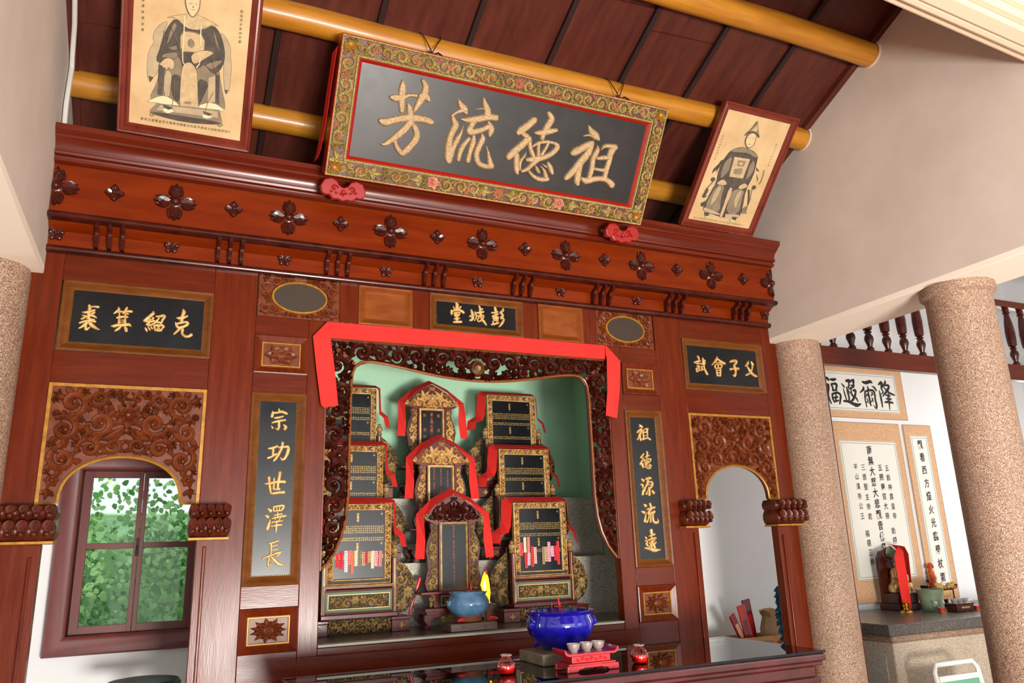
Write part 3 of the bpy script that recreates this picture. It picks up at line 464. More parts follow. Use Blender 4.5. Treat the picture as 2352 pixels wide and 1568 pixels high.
BRUSH={'裘':(-18585,25610,[[(-108,571,47),(-82,415,70),(-88,268,64),(-92,98,58),(-78,-46,52)],[(-39,505,35),(71,528,41),(216,530,53),(268,529,41)],[(-30,298,35),(69,344,52),(128,374,35)],[(-370,229,17),(-248,229,52),(-108,266,52),(31,304,35)],[(-17,166,23),(61,210,47),(138,266,29)],[(-346,92,23),(-230,48,52),(-107,48,46),(-11,105,35),(115,81,52),(224,18,29)],[(-368,-97,29),(-291,-54,40),(-196,15,29)],[(-163,-6,35),(-35,-67,52),(70,-93,52),(152,-86,35)],[(-420,-283,35),(-304,-224,46),(-148,-162,52),(-7,-137,52),(117,-150,52),(200,-166,41)],[(-121,-232,58),(-211,-348,58),(-312,-453,46),(-415,-534,23)],[(-149,-355,35),(-156,-488,52),(-138,-570,40),(-62,-516,40),(2,-438,23)],[(-61,-214,52),(73,-335,75),(206,-432,64),(314,-495,41),(420,-522,12)]]),'箕':(-17343,25645,[[(-185,541,35),(-156,457,59),(-241,350,53),(-357,235,18)],[(-186,319,29),(-84,353,41),(-1,374,35)],[(-130,287,35),(-103,216,29)],[(161,575,47),(128,473,53),(75,356,47),(8,276,24)],[(137,375,35),(261,411,53),(367,409,53)],[(133,300,35),(231,272,41)],[(103,272,30),(132,189,35)],[(-204,59,35),(-72,108,53),(73,134,47),(221,135,47)],[(-120,177,35),(-105,6,47),(-102,-141,53),(-102,-263,47)],[(135,152,35),(138,4,47),(140,-143,47),(130,-267,47)],[(-59,-38,18),(109,-29,24)],[(-60,-143,18),(107,-122,24)],[(-397,-350,29),(-293,-341,64),(-142,-279,64),(45,-262,65),(232,-221,65),(327,-225,65),(397,-293,29)],[(-19,-366,35),(-86,-433,53),(-163,-513,47),(-241,-574,18)],[(157,-338,41),(208,-432,65),(227,-528,59)]]),'紹':(-15997,25667,[[(-92,488,24),(-74,389,66),(-183,266,66),(-311,117,66),(-420,-5,54)],[(-408,-16,36),(-268,-16,54),(-118,-2,54),(10,34,36)],[(-66,165,54),(-91,75,36)],[(-178,67,66),(-210,-61,60),(-299,-168,54)],[(-309,-169,48),(-199,-196,42),(-73,-148,36),(28,-64,36),(120,19,36)],[(-360,-334,24),(-311,-404,48),(-272,-488,36)],[(-235,-286,30),(-186,-356,36),(-148,-427,30)],[(-121,-227,30),(-92,-311,36),(-56,-358,30)],[(57,251,36),(198,264,54),(348,316,60),(417,272,54),(341,127,54),(308,-14,42)],[(184,175,36),(126,82,42),(47,-25,30)],[(135,-42,30),(232,-21,42),(311,-51,30)],[(246,-57,36),(340,-149,48),(421,-204,42),(362,-284,42)],[(-4,-204,42),(38,-312,48),(79,-420,42)],[(38,-188,36),(167,-164,48),(299,-177,36)],[(57,-422,36),(187,-411,48),(317,-400,42),(342,-311,42)],[(153,-265,30),(238,-232,30)],[(107,-368,30),(246,-331,36)]]),'克':(-14755,25711,[[(-68,643,37),(-26,532,79),(-60,376,67),(-84,247,73),(-97,119,73),(-111,16,54)],[(-327,224,18),(-215,209,61),(-73,248,67),(58,298,55),(144,357,37)],[(-342,-17,30),(-301,-127,54),(-225,-246,54),(-168,-266,36)],[(-251,-47,42),(-121,-10,54),(32,42,49),(155,40,61),(173,-47,61),(68,-145,55),(-62,-206,54),(-192,-243,48)],[(-125,-250,54),(-205,-370,54),(-286,-477,48),(-377,-585,30)],[(-57,-269,48),(-18,-341,60),(-32,-456,60),(9,-565,60),(126,-643,60),(260,-632,61),(377,-547,67)]]),'堂':(-1122,27520,[[(-64,559,51),(-4,442,88),(-21,301,81),(-38,192,73)],[(-238,341,22),(-193,238,44),(-163,165,37)],[(197,354,51),(118,254,51),(39,200,37)],[(-364,114,29),(-335,-5,66),(-329,-126,44)],[(-334,41,44),(-148,120,51),(85,158,51),(272,115,66),(364,31,59)],[(-181,-36,36),(-152,-171,44),(-92,-257,36)],[(-165,-19,36),(-10,11,44),(130,9,44),(81,-133,44),(1,-248,36)],[(-89,-104,66),(-12,-96,66)],[(-29,-190,44),(-31,-342,51),(-33,-495,51)],[(-201,-358,22),(-47,-374,51),(124,-313,37)],[(-235,-559,44),(-49,-527,66),(215,-503,58)]]),'城':(69,27495,[[(-384,253,44),(-324,120,74),(-296,-78,81),(-315,-234,66)],[(-486,-111,37),(-359,-84,52),(-216,-9,30)],[(-475,-340,44),(-364,-315,59),(-268,-214,52)],[(-149,152,52),(-105,2,52),(-92,-151,44),(-208,-362,22)],[(-118,109,37),(57,141,52),(249,191,59),(346,215,45)],[(82,532,37),(143,414,59),(139,242,52),(167,90,67),(195,-63,74),(270,-241,67),(394,-385,59),(486,-531,37)],[(190,372,22),(269,364,59)],[(-59,-56,30),(100,-41,44),(34,-170,37),(-17,-299,37),(45,-370,37)],[(309,26,37),(339,-65,59),(239,-213,52),(141,-330,44),(13,-373,37)],[(382,-247,15),(395,-369,37)]]),'彭':(1246,27484,[[(-130,545,60),(-101,422,75),(-89,282,67),(-127,91,60)],[(-350,226,37),(-188,242,52),(9,307,52)],[(-307,27,37),(-127,107,60),(21,183,52)],[(-276,-17,37),(-231,-137,52),(-217,-229,37)],[(-228,-43,45),(32,12,45),(-4,-132,45)],[(-217,-214,37),(10,-177,45)],[(-133,-97,67),(-68,-91,67)],[(-300,-283,30),(-254,-373,45)],[(9,-209,45),(-75,-341,45)],[(-369,-460,45),(-158,-411,52),(87,-326,30)],[(342,529,45),(355,435,68),(221,312,68),(153,243,37)],[(267,222,53),(329,118,75),(210,-34,67),(258,-45,45)],[(308,-25,37),(370,-113,67),(282,-309,67),(180,-458,60),(80,-545,37)]]),'試':(14903,25635,[[(-217,575,18),(-112,506,65),(-82,375,55)],[(-447,142,55),(-213,224,64),(-28,265,55)],[(-300,58,37),(-91,109,46)],[(-318,-94,28),(-202,-68,64),(-136,-83,55)],[(-378,-230,27),(-349,-360,46),(-315,-452,37)],[(-311,-226,46),(-148,-178,46),(-163,-311,55),(-290,-431,37)],[(198,452,46),(221,263,74),(243,75,55),(241,-134,46),(309,-318,55),(402,-483,74),(448,-574,46)],[(-50,74,37),(134,106,65),(342,138,55)],[(322,346,46),(358,273,55)],[(-25,-94,28),(134,-84,46),(182,-62,28)],[(59,-145,46),(63,-296,55)],[(-77,-343,37),(86,-295,55),(207,-230,37)]]),'會':(16277,25635,[[(-35,609,47),(-101,450,75),(-288,246,65),(-518,59,28)],[(18,478,47),(232,339,75),(519,223,66)],[(-151,236,28),(177,277,47)],[(-289,55,46),(-260,-77,56),(-200,-150,46)],[(-264,75,37),(22,152,47),(274,130,56),(233,-7,56),(102,-130,47)],[(-32,91,37),(-33,-101,47)],[(-221,-132,37),(81,-112,37)],[(-189,-244,46),(-167,-433,56),(-166,-604,46)],[(138,-204,47),(88,-417,56),(63,-609,46)],[(-167,-252,37),(136,-224,37)],[(-165,-414,28),(90,-398,37)],[(-165,-594,46),(65,-590,56)]]),'子':(17517,25593,[[(-281,411,56),(-83,482,75),(181,520,76),(240,427,66),(75,260,75),(-12,139,66)],[(-7,178,47),(88,10,75),(82,-203,66),(32,-399,66),(-55,-519,47),(-157,-410,14)],[(-323,-74,66),(-33,-17,66),(324,5,75)]]),'父':(18821,25650,[[(-122,453,57),(-191,311,76),(-380,162,57)],[(121,470,38),(201,357,76),(263,283,57)],[(163,257,29),(161,80,57),(32,-143,67),(-163,-330,66),(-418,-442,57)],[(-259,170,28),(-163,1,47),(-22,-185,76),(168,-368,85),(418,-470,67)]]),'宗':(-10236,21323,[[(-317,380,25),(-311,254,63),(-330,126,63)],[(-314,304,50),(-121,312,50),(120,373,63),(344,280,51)],[(-32,494,32),(-2,368,63)],[(-206,55,38),(-13,88,50),(179,146,38)],[(-315,-176,38),(-54,-91,50),(284,-28,50)],[(-4,-115,50),(6,-342,63),(-35,-494,50),(-159,-423,19)],[(-344,-328,25),(-280,-426,50)],[(221,-259,31),(322,-357,69),(279,-472,63)]]),'功':(-10208,19771,[[(-452,150,31),(-263,179,62),(-52,270,50)],[(-238,154,62),(-229,-43,50),(-245,-216,49)],[(-455,-294,49),(-268,-217,49),(-83,-90,37)],[(23,210,44),(239,239,50),(456,244,63),(442,19,75),(356,-231,62),(217,-370,50),(116,-260,25)],[(182,438,62),(166,238,62),(58,-38,62),(-74,-288,62),(-199,-437,31)]]),'世':(-10299,18324,[[(-447,-40,24),(-213,-15,61),(138,59,62),(448,60,68)],[(-273,251,61),(-237,-15,61),(-188,-305,55),(-133,-474,49),(114,-450,55),(422,-426,74)],[(-36,228,37),(-36,-15,49),(-36,-281,49)],[(215,474,74),(180,180,68),(144,-63,61),(154,-281,49)],[(-35,-293,43),(225,-276,49)]]),'澤':(-10200,16680,[[(-349,478,26),(-222,377,77)],[(-457,180,25),(-331,104,77)],[(-228,3,19),(-267,-220,64),(-329,-442,76)],[(-105,526,38),(-73,350,38)],[(-107,551,38),(139,599,45),(363,598,52),(272,397,45)],[(-73,363,32),(248,384,39)],[(30,550,26),(50,374,32)],[(177,574,26),(149,373,32)],[(-64,175,32),(280,233,39)],[(-156,27,38),(162,97,45),(458,143,51)],[(91,298,32),(102,48,38)],[(-60,75,26),(-6,-26,32)],[(236,96,32),(168,-53,38)],[(-148,-148,38),(96,-102,45),(318,-81,45)],[(-164,-321,32),(80,-276,45),(301,-255,51)],[(62,-151,38),(61,-400,51),(57,-598,25)]]),'長':(-10167,15154,[[(-258,443,32),(-65,486,44),(140,555,45)],[(-162,465,44),(-149,195,44),(-149,-73,44)],[(-106,316,32),(135,383,38)],[(-123,145,32),(120,187,38)],[(-493,-207,38),(-208,-95,44),(80,-7,51),(297,59,44)],[(-231,-119,38),(-245,-337,50),(-259,-554,38),(-122,-390,25)],[(251,-13,32),(86,-154,38)],[(-133,-147,38),(45,-323,76),(223,-475,63),(494,-522,25)]]),'源':(10248,18195,[[(-330,421,36),(-204,323,86)],[(-426,111,28),(-278,69,64),(-309,-86,28)],[(-169,-30,21),(-272,-226,57),(-326,-450,71)],[(-26,422,57),(217,480,72),(300,453,57)],[(105,366,72),(52,168,72),(-104,-58,50),(-193,-282,36)],[(57,225,43),(332,254,57),(389,141,72),(268,-57,64),(96,-86,43)],[(78,84,29),(283,98,36)],[(147,-86,71),(145,-283,71),(127,-479,71)],[(15,-226,21),(-71,-423,64)],[(320,-227,36),(426,-368,86)]]),'流':(10287,16697,[[(-332,491,42),(-223,407,92)],[(-534,105,35),(-373,48,85)],[(-203,74,17),(-293,-173,49),(-352,-448,77)],[(75,529,64),(142,348,71)],[(-157,212,42),(117,265,57),(359,318,64)],[(148,236,50),(-36,72,57),(-80,-38,57),(161,14,57),(336,82,64)],[(306,124,36),(312,12,43)],[(-51,-94,42),(-106,-314,42),(-223,-491,56)],[(69,-68,35),(48,-289,42),(19,-481,49)],[(223,-42,43),(199,-291,57),(247,-485,64),(412,-529,71),(534,-490,57),(502,-295,17)]]),'遠':(10311,15203,[[(-439,188,35),(-363,118,56)],[(-473,-1,35),(-310,-32,49),(-390,-179,56),(-301,-290,49)],[(-510,-405,42),(-217,-454,70),(140,-546,98),(511,-517,28)],[(11,546,99),(-7,355,70)],[(-187,223,35),(21,299,56),(191,323,63)],[(-273,7,42),(0,82,63),(238,117,63)],[(-12,300,42),(-36,56,42)],[(-222,-157,35),(-49,-80,56),(159,-4,49)],[(54,-56,56),(-97,-242,56),(-243,-373,42)],[(-62,-215,42),(-66,-432,49)],[(249,-115,42),(105,-220,56)],[(41,-191,42),(155,-384,70)]]),'隆':(45019,27521,[[(-928,900,58),(-525,1099,188),(-497,864,159),(-603,564,101),(-439,219,87),(-673,60,58)],[(-924,370,43),(-860,-66,115),(-829,-649,115),(-825,-1173,72)],[(23,1398,29),(4,1129,131),(-307,816,87),(-415,692,58)],[(-138,854,73),(359,911,116),(346,673,131),(-74,238,130),(-611,-201,43)],[(-293,698,58),(7,419,101),(395,173,116),(928,22,87)],[(-174,-32,58),(294,-98,130)],[(-212,-387,58),(390,-387,116)],[(-446,-719,72),(46,-668,130),(595,-731,87)],[(171,73,87),(78,-343,116),(107,-753,115),(42,-1398,43)]]),'爾':(42679,27428,[[(-527,1148,100),(-150,1082,157),(432,1232,158),(647,1127,86)],[(-513,654,100),(-556,448,128),(-1048,133,43)],[(-14,797,43),(49,538,114),(-7,273,100),(13,-191,114),(38,-624,114),(76,-998,85)],[(543,828,29),(865,669,115),(1048,415,86)],[(-396,282,86),(-469,-70,100),(-521,-506,85),(-460,-1136,71)],[(-402,253,86),(97,395,100),(648,394,115),(778,79,115),(743,-446,114),(801,-908,129),(692,-1231,100),(365,-927,21)],[(-320,83,43),(-94,-138,57)],[(-38,126,43),(-382,-210,57)],[(-301,-380,57),(-186,-577,71),(-374,-730,57)],[(377,234,57),(526,9,72)],[(616,246,43),(262,-121,57)],[(344,-291,57),(427,-635,71)],[(490,-342,43),(190,-646,57),(-151,-777,57)]]),'遐':(40540,27521,[[(-1020,762,42),(-830,572,98),(-705,435,70)],[(-870,369,35),(-835,-30,84),(-750,-368,84),(-683,-792,70)],[(-1031,-836,98),(-541,-842,126),(-7,-1017,154),(503,-1137,183),(1031,-999,42)],[(-398,1028,127),(-6,1079,156),(81,940,85)],[(-431,479,70),(-408,21,113),(-340,-405,112),(-371,-749,98)],[(-101,987,99),(-126,668,99),(-250,431,85)],[(182,1061,85),(505,1138,156),(446,844,113),(431,583,113),(9,387,85),(-240,288,56)],[(61,649,57),(371,666,71)],[(125,393,71),(22,71,85),(166,-352,85)],[(-340,168,70),(-90,-107,70)],[(271,171,85),(549,214,142),(534,-46,113),(303,-431,127),(13,-731,112),(-185,-769,56)],[(-42,-247,42),(320,-344,85),(550,-534,99),(690,-786,71)]]),'福':(38353,27559,[[(-808,1154,84),(-449,1090,153),(-331,926,98)],[(-637,482,139),(-450,492,153),(-477,150,125),(-594,-280,111),(-563,-701,111),(-387,-1142,83)],[(-648,226,111),(-850,-67,55)],[(-127,1023,84),(245,1016,140),(560,1092,84)],[(-96,597,84),(38,320,112),(53,8,84)],[(-58,599,84),(363,651,112),(574,577,126),(409,112,98)],[(-16,33,84),(517,89,84)],[(-119,-313,97),(-120,-708,111),(8,-1012,83)],[(-119,-313,97),(473,-141,112),(851,-321,126),(773,-722,112),(614,-1154,83)],[(327,-319,84),(169,-948,97)],[(-109,-651,83),(471,-538,98)],[(13,-984,83),(524,-847,84)]])}
# ================================================================== SETTING
WX = 2.06
struct(MB().box(-6.6, 6.6, -6.4, 1.3, -.1, 0).build('floor', 'tile_floor'))
# side walls of the central bay, above the beams: sloped top follows the roof
def roof_z(y): return 4.373-.437*(y+1.317) if y > -2.6 else (4.373-.437*(-2.6+1.317))+.437*(y+2.6)
for nm, sx in (('wall_right', 1), ('wall_left', -1)):
    g = MB(); prof = [(1.2, 2.78), (1.2, roof_z(1.2)+.05), (-2.6, roof_z(-2.6)+.05), (-5.2, roof_z(-5.2)+.05), (-5.2, 2.78)]
    a, b = (WX, WX+.33) if sx > 0 else (-WX-.33, -WX)
    g.prism(prof, a, b, 'x')
    wl = struct(g.build(nm, 'plaster', smooth=False))
    # pale painted soffit of the beam
    B('beam_soffit', 'cream', wl, a-.0, b+.0, -6.0, 1.15, 2.745, 2.782, bevel=.004)
struct(MB().box(-6.6, 6.6, 1.2, 1.35, 0, 1.03).build('wall_back', 'white_wall'))
wb = bpy.data.objects['wall_back']
for a in ((-6.6, -2.02, 1.03, 5.4), (-1.20, 6.6, 1.03, 5.4), (-2.02, -1.20, 2.10, 5.4)):
    B('wall_panel', 'white_wall', wb, a[0], a[1], 1.2, 1.35, a[2], a[3], bevel=0)
for nm, x in (('wall_far_left', -6.6), ('wall_far_right', 6.5)):
    struct(MB().box(x, x+.1, -6.4, 1.3, 0, 5.2).build(nm, 'white_wall'))
struct(MB().box(-6.6, 6.6, -6.5, -6.4, 3.1, 5.2).build('wall_front', 'white_wall'))
# roof: dark backing with individually lapped boards between the ribs
def slope_pt(y, off=0): n = math.hypot(1, .437); return (y-.437*off/n if y > -2.6 else y, roof_z(y)-off/n)
g = MB(); g.prism([(1.3, roof_z(1.3)+.05), (-2.6, roof_z(-2.6)+.05), (-6.5, roof_z(-6.5)+.05), (-6.5, roof_z(-6.5)+.1), (-2.6, roof_z(-2.6)+.1), (1.3, roof_z(1.3)+.1)], -2.4, 2.4, 'x')
ceil = struct(g.build('ceiling', 'roof_void', smooth=False))
RIB = [-2.06, -1.63, -1.17, -.71, -.245, .213, .668, 1.107, 1.573, 2.06]
rr = random.Random(4)
for i in range(len(RIB)-1):
    x0, x1 = RIB[i], RIB[i+1]
    y = 1.15
    while y > -6.0:
        y2 = max(y-.62-rr.random()*.25, -6.0)
        if y > -2.6 > y2: y2 = -2.6
        za, zb = roof_z(y-.004), roof_z(y2+.004); j = rr.random()*.003
        ya, yb = y-.004, y2+.004
        M_ = MB(); lo, hi = .030+j, .004   # left edge sits lower, right edge tucks under the next board
        M_.add([(x0+.022, ya, za-lo), (x1-.004, ya, za-hi), (x1-.004, yb, zb-hi), (x0+.022, yb, zb-lo), (x0+.022, ya, za+.03), (x1-.004, ya, za+.03), (x1-.004, yb, zb+.03), (x0+.022, yb, zb+.03)],
               [(0, 1, 2, 3), (7, 6, 5, 4), (0, 4, 5, 1), (1, 5, 6, 2), (2, 6, 7, 3), (3, 7, 4, 0)])
        M_.build('roof_board', 'roof_wood', ceil, smooth=False)
        y = y2
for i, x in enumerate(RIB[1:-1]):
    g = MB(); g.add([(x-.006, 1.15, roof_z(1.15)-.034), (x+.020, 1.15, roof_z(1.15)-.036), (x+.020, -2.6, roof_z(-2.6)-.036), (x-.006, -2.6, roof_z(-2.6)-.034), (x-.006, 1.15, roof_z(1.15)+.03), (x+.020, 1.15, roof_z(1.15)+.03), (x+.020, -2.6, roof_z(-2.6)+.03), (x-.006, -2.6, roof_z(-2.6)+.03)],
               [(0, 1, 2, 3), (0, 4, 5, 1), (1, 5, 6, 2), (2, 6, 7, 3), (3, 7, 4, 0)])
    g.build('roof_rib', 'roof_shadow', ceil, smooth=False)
for x in (-2.045, 2.04):
    g = MB(); g.add([(x-.02, 1.15, roof_z(1.15)-.05), (x+.02, 1.15, roof_z(1.15)-.05), (x+.02, -2.6, roof_z(-2.6)-.05), (x-.02, -2.6, roof_z(-2.6)-.05), (x-.02, 1.15, roof_z(1.15)+.03), (x+.02, 1.15, roof_z(1.15)+.03), (x+.02, -2.6, roof_z(-2.6)+.03), (x-.02, -2.6, roof_z(-2.6)+.03)],
               [(0, 1, 2, 3), (0, 4, 5, 1), (1, 5, 6, 2), (2, 6, 7, 3), (3, 7, 4, 0)])
    g.build('roof_rib', 'roof_wood', ceil, smooth=False)
for a, b in ((-6.6, -2.39), (2.39, 6.6)): B('side_ceiling', 'white_wall', ceil, a, b, -6.4, 1.3, 4.9, 4.95, bevel=0)
# purlins (round, mustard yellow)
def purlin(y, z, r, label):
    g = MB(); n = 20; pts = [(-WX+.002+(2*WX-.004)*i/12, y+.004*math.sin(i*1.7), z+.004*math.sin(i*.9+y)) for i in range(13)]
    g.tube(pts, r, n)
    o = g.build('roof_purlin', 'purlin_paint'); tag(o, label, 'beam', 'yellow roof purlins'); return o
purlin(-1.085, 4.203, .069, 'round mustard yellow purlin highest up, at the top right of the roof')
purlin(-.51, 3.968, .069, 'round mustard yellow purlin passing just above the big black plaque')
purlin(.03, 3.727, .066, 'round mustard yellow purlin lowest and deepest, behind the plaque and portraits')
purlin(-1.72, 4.46, .069, 'round mustard yellow purlin nearest the ridge, beyond the upper edge')
# plaster collars where the purlins enter the right wall
wr = bpy.data.objects['wall_right']
for (y, z) in ((-1.085, 4.203), (-.51, 3.968), (.03, 3.727)):
    g = MB(); n = 20; V = []; F = []
    for k in range(n):
        a = 2*PI*k/n; V.append((WX-.006, y+.069*math.cos(a), z+.069*math.sin(a))); V.append((WX+.001, y+.082*math.cos(a), z+.082*math.sin(a)))
    for k in range(n): F.append((2*k, 2*k+1, (2*k+3) % (2*n), (2*k+2) % (2*n)))
    g.add(V, F); g.build('plaster_collar', 'plaster', wr)
# overhead moulded cream beam at the upper right
g = MB(); x0, x1 = .3, 2.06
def tb(y0, y1, za, zb):  # slightly out-of-level beam
    dz = -.078
    def q(x, z): return z+dz*(x-1.12)
    g.add([(x0, y0, q(x0, za)), (x1, y0, q(x1, za)), (x1, y1, q(x1, za)), (x0, y1, q(x0, za)), (x0, y0, q(x0, zb)), (x1, y0, q(x1, zb)), (x1, y1, q(x1, zb)), (x0, y1, q(x0, zb))],
          [(0, 3, 2, 1), (4, 5, 6, 7), (0, 1, 5, 4), (1, 2, 6, 5), (2, 3, 7, 6), (3, 0, 4, 7)])
tb(-1.895, -1.945, 3.600+.075, 3.80); tb(-1.94, -1.985, 3.635+.020, 3.84); tb(-1.98, -2.06, 3.648, 3.90); tb(-2.055, -2.10, 3.662, 3.92); tb(-2.095, -2.135, 3.690, 3.95)
struct(g.build('trim_1', 'trim_cream', smooth=False, bevel=.012))
struct(MB().box(.3, 2.06, -2.13, -1.90, 3.88, 4.72).build('wall_upper', 'plaster'))
# conduit on the left wall
g = MB().tube([(-2.020, -.42, 3.905), (-2.030, -.26, 3.855), (-2.044, -.12, 3.79), (-2.045, -.08, 3.74), (-2.045, -.094, 3.63), (-2.045, -.101, 3.53), (-2.045, -.08, 3.45), (-2.045, -.08, 3.384)], .011, 8)
tag(g.build('electrical_conduit', 'conduit_white'), 'thin white painted conduit running down the left wall beside the large portrait', 'conduit')

# columns
def column(x, y, r, label, cap=False):
    t = thing('stone_column', label, 'column', (x, y, 0), group='washed pebble columns')
    prof = [(r*1.0, 0), (r*1.0, .3), (r*1.0, 1.5), (r*.99, 2.66)]
    if cap: prof += [(r*1.0, 2.685), (r*1.12, 2.70), (r*1.14, 2.725), (r*1.12, 2.745)]
    else: prof += [(r*.99, 2.72), (r*.96, 2.744)]
    MB().lathe(prof, 40).build('shaft', 'aggregate', t)
    MB().lathe([(r*1.25, 0), (r*1.25, .1), (r*1.12, .16), (r*1.03, .2)], 40).build('base', 'aggregate', t)
    return t
column(2.255, -.02, .155, 'pebble-washed round column touching the right end of the wooden screen')
column(-2.255, -.02, .155, 'pebble-washed round column at the left edge beside the wooden screen')
column(2.225, -1.215, .158, 'large nearer pebble-washed column with a rounded lip, right of the side altar', cap=True)
column(-2.225, -1.215, .158, 'pebble-washed column nearest the viewer on the left, outside the view', cap=True)

# ================================================================== WINDOW behind the left arch
win = struct(empty('window_1', (-1.61, 1.15, 1.03)))
MB().rings(-.41, .41, 0, 1.07, [(0, -.06), (0, .0), (.012, .022), (.03, .024), (.075, .018), (.098, .004), (.098, -.03), (.105, -.10)], cap=False).build('window_frame', 'window_wood', win, ang=25)
for sx in (-1, 1):
    a, b = (-.305, -.001) if sx < 0 else (.001, .305)
    g = MB(); y0, y1 = .055, .085
    sash = MB()
    sash.box(a, a+(.045 if sx < 0 else .024), y0, y1, .10, .975); sash.box(b-(.024 if sx < 0 else .045), b, y0, y1, .10, .975)
    sash.box(a, b, y0+.001, y1-.001, .10, .142); sash.box(a, b, y0+.001, y1-.001, .935, .975); sash.box(a, b, y0+.002, y1-.002, .543, .575)
    so_ = sash.build('sash', 'window_wood', win, smooth=False, bevel=.002)
    for z0, z1 in ((.142, .543), (.575, .935)):
        MB().box(a+.02, b-.02, .068, .072, z0-.005, z1+.005).build('pane', 'pane_glass', so_, smooth=False)
g = MB(); g.box(-.012, .004, .048, .056, .50, .60); g.tube([(-.004, .045, .55), (-.004, .03, .553), (-.004, .028, .52), (-.004, .032, .50)], .005, 6); g.build('latch', 'wire', win)

# greenery outside
rg = random.Random(7)
def ivy(n, y0, y1, x0, x1, z0, z1, m, label, size=.045, seed=1):
    r_ = random.Random(seed); g = MB()
    clumps = [(r_.uniform(x0, x1), r_.uniform(y0, y1), r_.uniform(z0, z1), r_.uniform(.12, .3)) for _ in range(90)]; dy = (y1-y0)/2
    for k in range(n):
        c = clumps[r_.randrange(90)]
        p = Vector((c[0]+r_.gauss(0, c[3]), min(y1, max(y0, c[1]+r_.gauss(0, c[3]*.5))), c[2]+r_.gauss(0, c[3])))
        s_ = size*(.6+.8*r_.random()); R = Matrix.Rotation(r_.uniform(-1, 1), 3, 'X') @ Matrix.Rotation(r_.uniform(-1, 1), 3, 'Z') @ Matrix.Rotation(r_.random()*6.28, 3, 'Y')
        sh = [(0, 0, -1), (.75, .1, -.45), (.6, .12, .5), (0, 0, 1.1), (-.6, .12, .5), (-.75, .1, -.45)]
        g.add([tuple(p+R @ (Vector(q)*s_)) for q in sh], [(0, 1, 2, 3), (0, 3, 4, 5)])
    return tag(g.build('leafy_bank', m, smooth=False), label, 'foliage', kind='stuff')
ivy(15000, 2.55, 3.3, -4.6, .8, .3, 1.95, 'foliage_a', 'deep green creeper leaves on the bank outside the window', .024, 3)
ivy(9000, 2.2, 2.5, -4.6, .8, .4, 2.0, 'foliage_b', 'pale green creeper leaves outside the window, sunlight put into their colour', .022, 5)
ivy(2600, 4.6, 5.4, -5.5, 1.5, 2.1, 4.2, 'foliage_b', 'tree leaves high behind the creeper bank outside, coloured pale as if sunlit', .035, 8)
bank = MB(); bank.prism([(1.36, -.3), (1.36, .35), (2.4, .45), (3.5, 1.7), (5.5, 2.0), (5.5, -.3)], -8, 8, 'x'); tag(bank.build('garden_bank', 'foliage_a', smooth=False), 'earth bank outside the window under the creepers', 'ground', kind='structure')
fen = thing('bamboo_fence', 'thin pale bamboo fence poles among the leaves outside the window', 'fence', (-.9, 2.35, 0))
for k, (a, b) in enumerate((((-.45, 0, .7), (-.40, 0, 1.85)), ((-.15, 0, .7), (-.2, 0, 1.6)), ((-.7, .02, 1.55), (.3, .02, 1.62)), ((-.6, .02, 1.22), (.3, .02, 1.25)), ((-.6, .02, .98), (.3, .02, .96)))):
    MB().tube([a, b], .009, 6).build('pole', 'bamboo', fen)

# ================================================================== CARVED WOODEN SCREEN
scr = thing('carved_screen', 'wide carved red-brown wooden altar screen with gilt name boards and two arches', 'screen', (0, 0, 0))
TH = .06
def stile(x0, x1, z0, z1, m='wood', y0=0., name='stile'): return B(name, m, scr, x0, x1, y0, y0+TH, z0, z1, bevel=.0025)
def rail(x0, x1, z0, z1, y0=.0008): return B('rail', 'wood_h', scr, x0, x1, y0, y0+TH-.002, z0, z1, bevel=.0025)
for s in (-1, 1):
    def X(a, b): return (a, b) if s > 0 else (-b, -a)
    g = MB(); p = [(1.985, 2.86), (2.118, 2.86), (2.118, 0), (1.942, 0), (1.942, 1.58), (1.985, 1.58)]
    g.prism([(q[0]*s, q[1]) for q in p], 0, TH); g.build('stile', 'wood', scr, smooth=False, bevel=.003)
    # slim vertical moulding beside the opening
    for xx in ((1.968, 1.982), (1.31, 1.324)):
        a = X(*xx); B('edge_bead', 'wood', scr, a[0], a[1], -.010, .001, .3, 1.53 if xx[0] > 1.5 else 1.555, bevel=.004)
    a = X(1.155, 1.352); stile(a[0], a[1], 0, 2.86)
    a = X(.812, .902); stile(a[0], a[1], 1.06, 2.635)
    a = X(1.352, 1.985); rail(a[0], a[1], 2.725, 2.86); rail(a[0], a[1], 2.256, 2.402)
    a = X(.902, 1.155)
    for z0, z1 in ((2.54, 2.635), (2.257, 2.35), (1.28, 1.377), (.0, 1.092)): rail(a[0], a[1], z0, z1)
    a = X(.71, .752); stile(a[0], a[1], 2.635, 2.86)
    a = X(.658, .712); stile(a[0], a[1], 2.635, 2.86)
    a = X(.275, .371); stile(a[0], a[1], 2.635, 2.86)
rail(-.902, .902, 2.552, 2.635); rail(-.902, .902, .62, 1.062, y0=.0); B('rail', 'wood_h', scr, -.812, .812, .002, TH, 1.062, 1.094, bevel=.002)
rail(-.902, .902, 0, .615)
rail(-2.118, 2.118, 2.852, 2.87, y0=.001)

